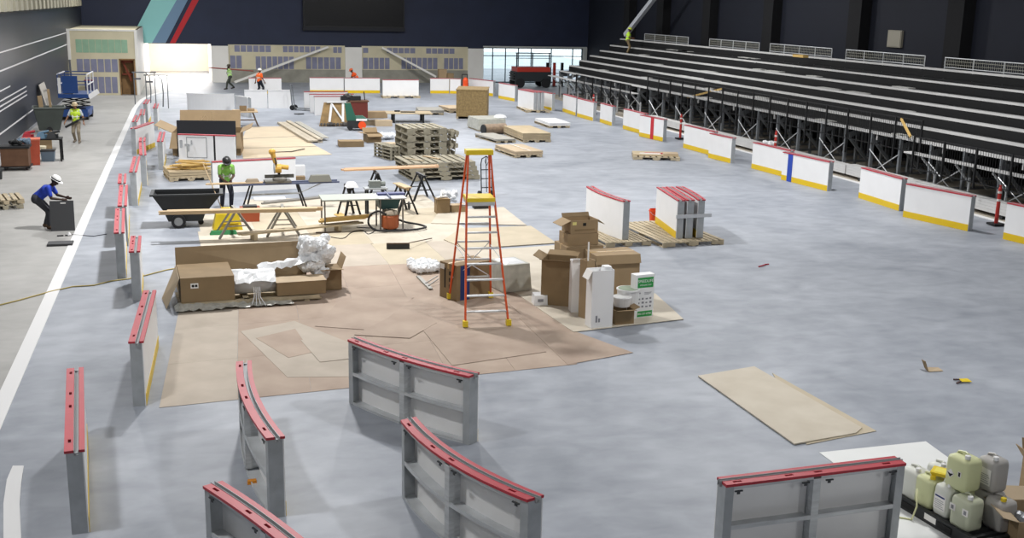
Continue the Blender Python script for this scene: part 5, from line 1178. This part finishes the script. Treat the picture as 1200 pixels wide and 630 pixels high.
for x in (.05, 1.55):
    for y in (.05, .65): MB().box(x-.03, x+.03, y-.03, y+.03, 0, .849).build('leg', BLACK, t)
for nm, m, x in (('red_tool', mat('tool red', '9c2230', .5), .35), ('blue_tool', mat('tool blue', '567388', .5), .85), ('black_case', BLKP, 1.25)):
    f = MB(); f.frustum((x-.2, x+.15, .1, .45), (x-.12, x+.1, .18, .4), .901, 1.1); f.tube((x-.1, .3, 1.1), (x+.28, .38, 1.16), .05); f.box(x+.1, x+.22, .25, .45, .901, 1.05); f.build(nm, m, t)
A = G(47, 178); carton('small brown carton right of the tool rack on the walkway', A+Vector((-.1, .7, 0)), .1, .5, .5, .75, CARDD, [('f', .2, 10), ('r', .2, -30)], closed=False)
A = G(47, 180); t = thing('white_bucket', 'low white bucket before the small brown carton on the walkway', 'bucket', A+Vector((.05, .1, 0))); MB().lathe([(.16, 0), (.2, .3), (.17, .31)], n=14).build('pail', mat('cream pail', 'd0c7ad', .6), t); MB().box(-.25, -.2, -.1, .1, 0.0, .5).build('black_bar', BLKP, t)
# pallets at the left edge
A = G(-14, 247); pallet('lower grey pallet at the left edge of the walkway', A, .25, 1.0, 1.6, .14, 0, PALG, None, 6)
pallet('upper pale pallet at the left edge of the walkway', A+Vector((.02, .1, 0)), .25, 1.0, 1.3, .14, .142, PALW, None, 6)
o = MB().lathe([(.12, 0), (.14, .3)], n=12).build('dark_pail', BLKP); o.location = G(1, 218)+Vector((-.3, 1.6, .0)); tag(o, 'dark pail behind the pale pallet at the left edge', 'bucket')
# trash tilt truck
A = G(46, 156); t = thing('trash_cart', 'dark green grey trash cart full of boards by the left wall', 'cart', (A.x-.1, A.y+.2, 0), .1)
f = MB(); pf_ = [(.1, .12), (1.0, .12), (1.25, 1.15), (-.1, 1.15)]
f.prism_ax(pf_, 0, .03, 'y'); f.prism_ax(pf_, .9, .93, 'y')
for p, q in ((pf_[0], pf_[1]), (pf_[1], pf_[2]), (pf_[3], pf_[0])): f.quad([(p[0], .03, p[1]), (q[0], .03, q[1]), (q[0], .9, q[1]), (p[0], .9, p[1])], .03)
f.build('tub', mat('dark grey green plastic', '3d433f', .55, 0, .12, 2), t); f = MB(); f.box(-.16, 1.31, -.05, 0, 1.13, 1.2); f.box(-.16, 1.31, .93, .98, 1.13, 1.2); f.box(-.16, -.1, 0.001, .929, 1.13, 1.2); f.box(1.25, 1.31, 0.001, .929, 1.13, 1.2); f.build('rim', mat('grey rim', '6a706c', .5), t)
for y in (-.05, .92): MB().tube((.55, y, .14), (.55, y+.06, .14), .14, n=14).build('wheel', HOSE, t)
f = MB(); f.beam((.3, .4, .3), (.2, .5, 1.7), .2, .03); f.beam((.7, .4, .3), (.6, .6, 2.0), .12, .04); f.build('scrap_boards', CARD, t)
o = MB().quad([(0, 0, .01), (0, 2.2, .01), (-.5, 2.2, 1.9), (-.5, 0, 1.9)], .03).build('leaning_sheet', mat('pale grey sheet', 'b9b4ac', .7)); o.location = (XL+.62, 61.2, 0); tag(o, 'pale sheet leaning on the left wall behind the trash cart', 'sheet')
# scissor lift
A = G(70, 141); t = thing('scissor_lift', 'blue scissor lift with white railings by the left wall', 'lift', (A.x+.05, A.y, 0), -.05)
MB().box(0, 1.35, .1, 2.3, .18, .55).build('chassis', BLUE, t)
for k in range(3):
    z = .56+.2*k
    for y in (.25, 2.05): MB().beam((.1, y, z), (1.25, y, z+.2), .05, .05).build('scissor_arm', BLACK, t); MB().beam((.1, y+.06, z+.2), (1.25, y+.06, z), .05, .05).build('scissor_arm', BLACK, t)
MB().box(-.05, 1.45, 0, 2.5, 1.16, 1.36).build('platform', BLUE, t, label='blue platform deck')
for x in (-.02, 1.42):
    for y in (.03, 1.25, 2.47): MB().box(x-.025, x+.025, y-.025, y+.025, 1.361, 2.4).build('rail_post', WHITE if x > 0 else BLUE, t)
for z in (1.85, 2.38):
    for x in (-.02, 1.42): MB().beam((x, 0, z), (x, 2.5, z), .05, .05).build('side_rail', mat('white rail paint', 'd9dadc', .5), t)
f = MB()
for z in (1.85, 2.38):
    for y in (.03, 2.47): f.beam((-.02, y, z), (1.42, y, z), .05, .05)
f.build('end_rails', BLUE, t)
MB().box(.2, .95, .01, .06, 1.4, 2.3).build('control_panel', BLUE, t); MB().box(-.02, .12, -.02, .05, 1.4, 2.2).build('white_panel', WHITE, t); MB().beam((.6, .6, 1.36), (.55, .6, 3.1), .1, .1).build('mast', mat('grey mast', '6a6d70', .5, .3), t)
f = MB(); f.beam((1.45, .05, 1.2), (1.9, .4, 1.5), .06, .25); f.build('ladder_plate', WHITE, t)
for x in (.0, 1.15):
    for y in (.35, 2.0): MB().tube((x, y, .2), (x+.2, y, .2), .2, n=16).build('wheel', HOSE, t)
MB().box(.25, .7, .1, .6, 1.361, 1.6).build('parts_box', mat('cream box', 'd8d2bb', .6), t)
# bits in front of the corner room
A = G(105, 112); t = thing('blue_bin', 'dark blue rolling bin in front of the corner room', 'bin', (A.x-.15, A.y-.7, 0)); MB().frustum((0, .45, 0, .5), (-.05, .5, -.05, .55), .08, 1.0).build('bin', mat('dark indigo plastic', '34385c', .5), t); MB().box(-.07, .52, -.07, .57, 1.001, 1.06).build('lid', mat('dark red lid', '6e2a38', .5), t); f = MB(); f.tube((0, .5, .08), (.45, .5, .08), .08); f.build('wheels', HOSE, t)
A = G(113, 111); t = thing('brown_cabinet', 'grey brown cabinet cart in front of the corner room', 'cabinet', (A.x, A.y+.3, 0)); MB().box(0, .55, 0, .5, .1, 1.15).build('cabinet', mat('grey brown enamel', '7d6f63', .6), t); MB().box(.05, .5, -.02, 0, .95, 1.08).build('drawer', BLKP, t); MB().ball((.28, -.02, .6), .1, .02, .1).build('emblem', PAPER, t); f = MB(); f.box(.02, .53, .02, .48, .01, .099); f.build('plinth', BLACK, t)
A = G(122, 111); t = thing('debris_heap', 'dark heap of debris on the floor left of the raw doorway', 'debris', (A.x, A.y, 0)); f = MB(); r = random.Random(8)
for k in range(12): f.ball((r.uniform(-.4, .9), r.uniform(0, .4), .1), r.uniform(.1, .2), n=7)
f.build('heap', mat('dark debris', '4b4a3e', .9, 0, .4, 8), t)
# hoses and stand by the lobby
for k, (px, lab) in enumerate([((172, 119), 'grey hose stand at the head of the left row, left one'), ((187, 119), 'grey hose stand at the head of the left row, right one')]):
    A = G(*px); t = thing('hose_stand', lab, 'stand', (A.x, A.y-2.0-2.5*k, 0)); MB().box(-.7, .7, -.03, .03, 1.9, 1.97).build('top_bar', GREY, t)
    for s in (-1, 1): MB().tube((s*.6, 0, 0), (s*.6, 0, 1.9), .03).build('leg', GREY, t)
    MB().box(-.62, -.2, -.04, -.031, 1.5, 1.6).build('cross_plate', mat('dark plate', '5a5a60', .6), t); MB().path([(.1, -.05, 1.9), (.3, -.1, 1.7), (.35, -.1, .9), (.3, -.1, .1)], .04, 6).build('hose', GREY, t)
# white diagonal stair stringers leaning at the back wall
for (p, q, lab) in (((384, 55), (275, 104), 'long white beam leaning diagonally on the back wall, left of the middle pier'), ((448, 56), (511, 90), 'white beam leaning diagonally on the back wall, right of the middle pier')):
    A = onY(*p, YB-.3); B = onY(*q, YB-1.6); B.z = max(B.z, .12); o = MB().beam(Vector((0, 0, 0)), B-A, .15, .38, (0, 1, 0)).build('leaning_beam', WPAINT); o.location = A; tag(o, lab, 'beam')
A = G(292, 113); 
# extinguisher
A = G(541.5, 109); t = thing('fire_extinguisher', 'red fire extinguisher cart by the far white board', 'extinguisher', (A.x, A.y-1.0, .0)); MB().lathe([(.2, .05), (.2, 1.0), (.12, 1.15), (.05, 1.2)], n=14).build('cylinder', SAFO, t); f = MB(); f.tube((-.2, .25, .02), (-.2, .25, 1.4), .03); f.tube((.2, .25, .02), (.2, .25, 1.4), .03); f.tube((-.2, .25, 1.4), (.2, .25, 1.4), .03); f.build('frame', BLACK, t)
for s in (-1, 1): MB().tube((s*.26, .25, .13), (s*.31, .25, .13), .13, n=12).build('wheel', HOSE, t)
A = onY(519, 94, 83); carton('brown carton standing behind the far boards, left of the glazed front', Vector((A.x-.3, 83, 0)), 0, .6, .5, 2.05-.55, CARD); carton('smaller brown carton beside the one behind the far boards', Vector((A.x+.35, 83, 0)), 0, .5, .5, 1.2, CARDD)
# red machine in front of glazing
A = onY(607, 100, 84.5); t = thing('telehandler', 'red and black machine with open frame parked before the glazed front', 'machine', (A.x-.2, 84.5, 0))
MB().box(0, 2.9, 0, 1.6, .5, 1.25).build('body', mat('charcoal machine', '2b3033', .5), t); MB().box(.1, 2.85, -.03, 1.63, 1.251, 1.6).build('red_hood', mat('machine red', 'b5382a', .5), t)
for x in (.1, 1.4, 2.8):
    MB().box(x-.04, x+.04, .1, .18, 1.601, 2.7).build('frame_post', BLACK, t)
f = MB(); f.beam((0, .14, 2.7), (2.9, .14, 2.7), .07, .07); f.beam((0, .14, 2.3), (2.9, .14, 2.3), .04, .04); f.build('frame_rails', BLACK, t)
for x in (.35, 2.5):
    for y in (-.12, 1.5): MB().tube((x, y, .38), (x, y+.25, .38), .38, n=18).build('tyre', HOSE, t)
f = MB()
for z in (.65, .85, 1.05): f.box(-.15, 0, .2, 1.4, z, z+.1)
f.build('grille', BLACK, t)
for px, lab, m in ((641, 'dark upright post before the glazed front', BLACK), (649, 'red wrapped upright post before the glazed front', mat('machine red', 'b5382a', .5)), (658, 'thin dark upright post at the right of the glazed front', BLACK)):
    A = onY(px, 100, 86); t = thing('upright_post', lab, 'post', (A.x, 86, 0)); MB().box(-.1, .1, -.1, .1, 0, 1.9).build('shaft', m, t); MB().box(-.2, .2, -.2, .2, 0, .05).build('base', BLACK, t)
# red channelizer posts and cones on the right
def redpost(px, y0, y1, X, lab, h=1.1):
    A = onX(px, y1, X); t = thing('safety_post', lab, 'post', (A.x, A.y, 0.02)); 
    MB().lathe([(.06, .06), (.055, h-.1), (.03, h-.05), (.05, h)], n=12).build('tube', mat('dull red plastic', 'b5332c', .5), t); MB().box(-.2, .2, -.2, .2, 0, .06).build('rubber_base', HOSE, t); f = MB()
    for z in (h*.6, h*.8): f.lathe([(.064, z), (.064, z+.07)], n=12)
    f.build('reflective_bands', mat('band white', 'dad4d0', .4), t)
redpost(1168, 210, 255, 24.1, 'tall red safety post before the stacked planks at the right edge', 1.25)
redpost(797, 130, 162, 23.6, 'red safety post behind the wide board on the right side', 1.25)
redpost(907, 150, 190, 24.45, 'short red safety post above the blue line board, before the bleacher frames', 1.3)
redpost(695, 113, 130, 23.6, 'red safety post behind the boards near the stepped bleacher end', 1.2)
A = onX(895, 162, 24.1); t = thing('white_bundle', 'white crumpled bundle lying on the aluminium planks by the blue line board', 'bundle', (25.1, A.y+1.2, .49)); r = random.Random(14); lump('bundle', [((r.uniform(-.12, .12), r.uniform(-.4, .4), .1), r.uniform(.06, .12)) for k in range(14)], PLAS, t, .025)
# lumber leaning on the railings
for (p, q, Xa, lab) in (((1056, 139), (1067, 160), 25.2, 'yellow stud leaning over the near black railing'), ((806, 114), (846, 104), 25.9, 'yellow stud lying across the middle bleacher rows')):
    A = onX(*p, Xa+.4 if Xa < 25.5 else Xa); B = onX(*q, 24.5 if Xa < 25.5 else 26.6)
    o = MB().beam((0, 0, 0), B-A, .06, .09).build('stud', WOOD2); o.location = A; tag(o, lab, 'lumber')
A = onX(938, 67, 29.3); t = MB().box(-.15, .15, -.5, .5, 0, .12).build('wood_blocks', WOOD2); t.location = A; tag(t, 'yellow wood blocks lying on an upper bleacher row', 'lumber')
A = onX(733, 41, 30.2); B = onX(768, -4, 30.6); f = MB().beam((0, 0, 0), (B-A)*1.6, .28, .28); o = f.build('white_boom', mat('pale boom paint', 'b8bcc2', .5)); o.location = A; tag(o, 'pale lift boom rising from the person on the top bleacher row', 'boom')
# ------------------------------------------------------------------ people
def ik(a, c, l1, l2, pole):
    a, c, pole = Vector(a), Vector(c), Vector(pole); d = c-a; L = min(d.length, (l1+l2)*.995); d.normalize(); c = a+d*L
    x = (l1*l1-l2*l2+L*L)/(2*L); h = math.sqrt(max(0, l1*l1-x*x)); pp = (pole-d*pole.dot(d)).normalized()
    return a+d*x+pp*h, c
def person(label, loc, rz, pel=(0, .93), lean=5, head=0, feet=((-.12, .0), (.12, .0)), hands=((-.3, .15, .8), (.3, .15, .8)), shirt='3050b0', vest=None, trousers='33343a', hat='e8e8e8', skin='6b4630', boots='3a2d22', sleeves='short', hatband=None, elbow=(0, -1, -.3), heel=(0, 0), turn=0, S=1.0, hair='1c1714', gloves=None):
    t = thing('person', label, 'person', loc, rz); t.scale = (S, S, S)
    SK = mat('skin '+skin, skin, .55); P = Vector((0, pel[0], pel[1])); a = math.radians(lean); up = Vector((0, math.sin(a), math.cos(a))); fw = Vector((0, math.cos(a), -math.sin(a)))
    b = math.radians(lean*.55+head); hu = Vector((math.sin(turn)*.0, math.sin(b), math.cos(b))); hf = Vector((math.sin(turn), math.cos(turn)*math.cos(b), -math.sin(b))); hf = (hf-hu*hf.dot(hu)).normalized(); hs = hf.cross(hu)
    waist = P+up*.16; chest = P+up*.36; shc = P+up*.48; neck = P+up*.545; hc = neck+hu*.155+hf*.02
    C = [(P+Vector((-.07, 0, 0)), P+Vector((.07, 0, 0)), .115, .115), (P, waist, .125, .115), (waist, chest, .12, .13), (chest+Vector((-.09, 0, 0)), chest+Vector((.09, 0, 0)), .11, .11), (shc+Vector((-.13, 0, 0)), shc+Vector((.13, 0, 0)), .065, .065), (shc, neck, .07, .055), (neck, hc-hu*.05, .055, .055)]
    B = [(hc+hu*.015, .078, .098, .108), (hc-hu*.07+hf*.03, .055, .06, .05)]
    C += [(hc+hf*.085-hu*.005, hc+hf*.108-hu*.03, .012, .016), (hc+hs*.078-hu*.0, hc+hs*.08-hu*.035, .018, .014), (hc-hs*.078, hc-hs*.08-hu*.035, .018, .014)]
    SH = []; TR = [(P+Vector((-.06, 0, -.02)), P+Vector((.06, 0, -.02)), .145, .145), (P, P+up*.1, .15, .145)]; BT = []; GL = []
    TS = [(P+up*.03, waist, .15, .143), (waist, chest, .143, .153), (chest+Vector((-.1, 0, 0)), chest+Vector((.1, 0, 0)), .132, .132), (shc+Vector((-.14, 0, 0)), shc+Vector((.14, 0, 0)), .08, .08)]
    for k, s in ((0, -1), (1, 1)):
        sh = shc+Vector((s*.185, 0, 0)); el, wr = ik(sh, hands[k], .29, .26, Vector((s*.4, 0, 0))+Vector(elbow))
        C += [(sh, el, .055, .042), (el, wr, .042, .028)]
        SH += [(sh, sh+(el-sh)*(.72 if sleeves == 'short' else 1), .076, .062)]
        if sleeves == 'long': SH += [(el, el+(wr-el)*.9, .06, .045)]
        d = (wr-el).normalized(); side = d.cross(Vector((s*1.0, .3, .2))).normalized(); nrm = d.cross(side).normalized()
        pm = wr+d*.085; C += [(wr, pm, .028, .034), (wr+d*.04+side*.02, pm+side*.022, .022, .02), (wr+d*.04-side*.02, pm-side*.022, .022, .02)]
        for j, ln in enumerate((.068, .078, .073, .058)):
            o = side*(.033-.022*j); k1 = pm+o+d*.012; k2 = k1+d*ln*.55+nrm*.012*s; k3 = k2+d*ln*.35+nrm*.03*s; C += [(k1, k2, .0105, .0095), (k2, k3, .0095, .008)]
        t1 = wr+d*.035+side*.035; C += [(t1, t1+d*.035+side*.022, .013, .011), (t1+d*.035+side*.022, t1+d*.068+side*.024+nrm*.01*s, .011, .009)]
        hip = P+Vector((s*.09, 0, -.03)); fx, fy = feet[k]; an = Vector((fx, fy, .09+heel[k])); kn, an = ik(hip, an, .44, .43, (s*.12, 1, 0))
        C += [(hip, kn, .085, .058), (kn, an, .058, .038)]; TR += [(hip, kn, .105, .078), (kn, an+(kn-an)*.08, .078, .062)]
        toe = an+Vector((s*.02, .17, -.055-heel[k]*.6)); C += [(an, toe, .035, .03)]; BT += [(an+Vector((0, -.03, -.03)), toe, .055, .045), (an+(kn-an)*.15, an+Vector((0, -.02, -.03)), .056, .056)]
    bd = remesh('body', C, SK, t, .0075, 3, [(Vector(c), x, y, z) for c, x, y, z in B])
    # lift boots so the soles sit on the floor
    remesh('shirt', TS+SH, mat('cloth '+shirt, shirt, .8, 0, .1, 8), t, .014, 5)
    remesh('trousers', TR, mat('cloth '+trousers, trousers, .85, 0, .12, 8), t, .014, 5)
    remesh('boots', BT, mat('boot '+boots, boots, .7), t, .011, 3)
    if vest:
        VT = [(p, q, r1+.014, r2+.014) for p, q, r1, r2 in TS]
        remesh('safety_vest', VT, mat('vest '+vest, vest, .6), t, .014, 4)
        f = MB()
        for s in (-1, 1):
            for sgn in (1, -1): f.beam(shc+Vector((s*.12, 0, 0))+fw*sgn*.085+up*.03, waist+Vector((s*.085, 0, 0))+fw*sgn*.162, .05, .012, fw)
        n = 20; ring = [waist+up*.08+Vector((.165*math.cos(2*PI*i/n), 0, 0))+fw*(.163*math.sin(2*PI*i/n)) for i in range(n+1)]
        f.path(ring, .018, 6); f.build('reflective_stripes', mat('reflective silver', 'd9dcd2', .4), t)
    R = Matrix((hs, hf, hu)).transposed().to_4x4(); R.translation = hc
    f = MB()
    for s in (-1, 1): f.ball((s*.032, .088, .018), .011, .008, .009, n=8)
    f.xf(R).build('eyes', mat('eye white', 'e8e4de', .3), bd)
    f = MB(); f.ball((0, .084, -.068), .026, .012, .008, n=8); f.xf(R).build('mouth', mat('lip', '7a4038', .6), bd)
    f = MB(); 
    for s in (-1, 1): f.beam((s*.015, .092, .042), (s*.05, .082, .043), .008, .008)
    f.xf(R).build('eyebrows', mat('hair '+hair, hair, .8), bd)
    f = MB(); f.lathe([(.082, -.02), (.088, .03), (.086, .06)], (0, -.012, 0), 18, 1, 1.16); f.xf(R).build('hair', mat('hair '+hair, hair, .8), t)
    if hat:
        HM = mat('helmet '+hat, hat, .35); f = MB()
        f.lathe([(.118, .055), (.118, .075), (.112, .11), (.092, .15), (.055, .178), (.01, .188)], (0, -.005, 0), 20, 1, 1.2)
        f.prism([(math.cos(x)*.135, math.sin(x)*.165+(.045 if math.sin(x) > .2 else 0)) for x in [2*PI*i/24 for i in range(24)]], .048, .06)
        hh = f.xf(R).build('hard_hat', HM, t, False)
        if hatband: f = MB(); f.lathe([(.1195, .062), (.1195, .092)], (0, -.005, 0), 20, 1, 1.2); f.xf(R).build('hat_band', mat('band '+hatband, hatband, .6), hh)
    return t
A = G(56, 268)
person('worker in a blue shirt and white hard hat stooping over the upright dark mat', (A.x-.02, A.y+.1, .0), -PI/2-.15, (-.22, .86), 50, 5, ((-.14, -.08), (.14, .1)), ((-.12, .52, .86), (.12, .46, .84)), '2b46b5', None, '3c3d42', 'f0f0ee', '3d2a20', '5a4634', hatband='1c1c1e', elbow=(0, -.5, -.6))
A = G(91, 167)
person('worker in a yellow green vest walking toward the camera with tools under one arm', (A.x, A.y, 0), PI-.15, (0, .93), 3, 6, ((-.12, .14), (.12, -.12)), ((-.34, .1, .92), (.42, .16, .95)), 'b9c0c4', 'b9d63a', '8b8170', 'b9a888', '8a6248', '6b6154', heel=(0, .03))
o = MB().tube((0, 0, 0), (-.55, .1, -.3), .05).tube((-.05, 0, 0), (.35, .05, .12), .035).build('power_tool', BLKP); o.location = (A.x+.1, A.y-.2, 1.0); tag(o, 'black power tool carried by the worker in the yellow green vest', 'tool')
A = G(265, 243)
person('worker in a bright green vest and dark hard hat bending over the saw stand', (A.x+.02, A.y-.15, .0), PI+.12, (-.06, .9), 26, 22, ((-.13, .04), (.14, -.03)), ((-.1, .46, .98), (.12, .44, .96)), '74a050', '86c458', '2b2e3a', '2b2c2e', '4a3326', '2c2a28', elbow=(0, -.4, -.8))
A = G(270, 104.5)
person('person in a pale green shirt striding left with a long pipe on the shoulder', (A.x, A.y, 0), PI/2+.2, (0, .92), 4, 0, ((-.12, .3), (.12, -.28)), ((-.22, .12, 1.62), (.26, .05, .9)), 'b4dd8c', 'bde68f', '3b4038', '5a5a48', '3b2a22', '2e2a26', heel=(0, .06), elbow=(0, .4, -1))
P0 = onY(245, 79, A.y-.05); P1 = onY(297, 83, A.y-.05); o = MB().tube((0, 0, 0), P1-P0, .045).build('long_pipe', mat('rust red pipe', '8d4a40', .6)); o.location = P0+Vector((0, -.16, 0)); tag(o, 'long reddish pipe carried by the striding person', 'pipe')
A = G(304, 110.5)
person('person in an orange shirt and white hard hat walking away to the right', (A.x, A.y-.5, 0), -.9, (0, .93), 3, 0, ((-.12, -.2), (.12, .22)), ((-.34, -.05, .88), (.36, .12, .92)), 'f0641e', 'f26a22', '20242f', 'f2f2f0', '6a4632', '2a2522', heel=(.05, 0))
A = onY(417, 100, 81.2)
person('person in orange bent down behind the far white boards', (A.x, 81.2, 0), PI/2, (-.1, .9), 35, 10, ((-.12, .0), (.12, .1)), ((-.3, .4, .8), (.3, .4, .8)), 'e9561c', 'ee5a1e', '2a2e38', 'd8612a', '6a4632', '2a2522')
A = onX(735, 66, 29.0)
person('person in a lime vest standing on the top rows of the bleachers', (29.0, A.y, rows[5][1]-.46), -PI/2-.3, (0, .93), 4, 12, ((-.12, .04), (.12, -.04)), ((-.25, .3, 1.05), (.25, .3, 1.1)), 'b6e23a', 'c4ee3e', '7a6a4e', 'c9d84a', '6a4632', '2a2522')
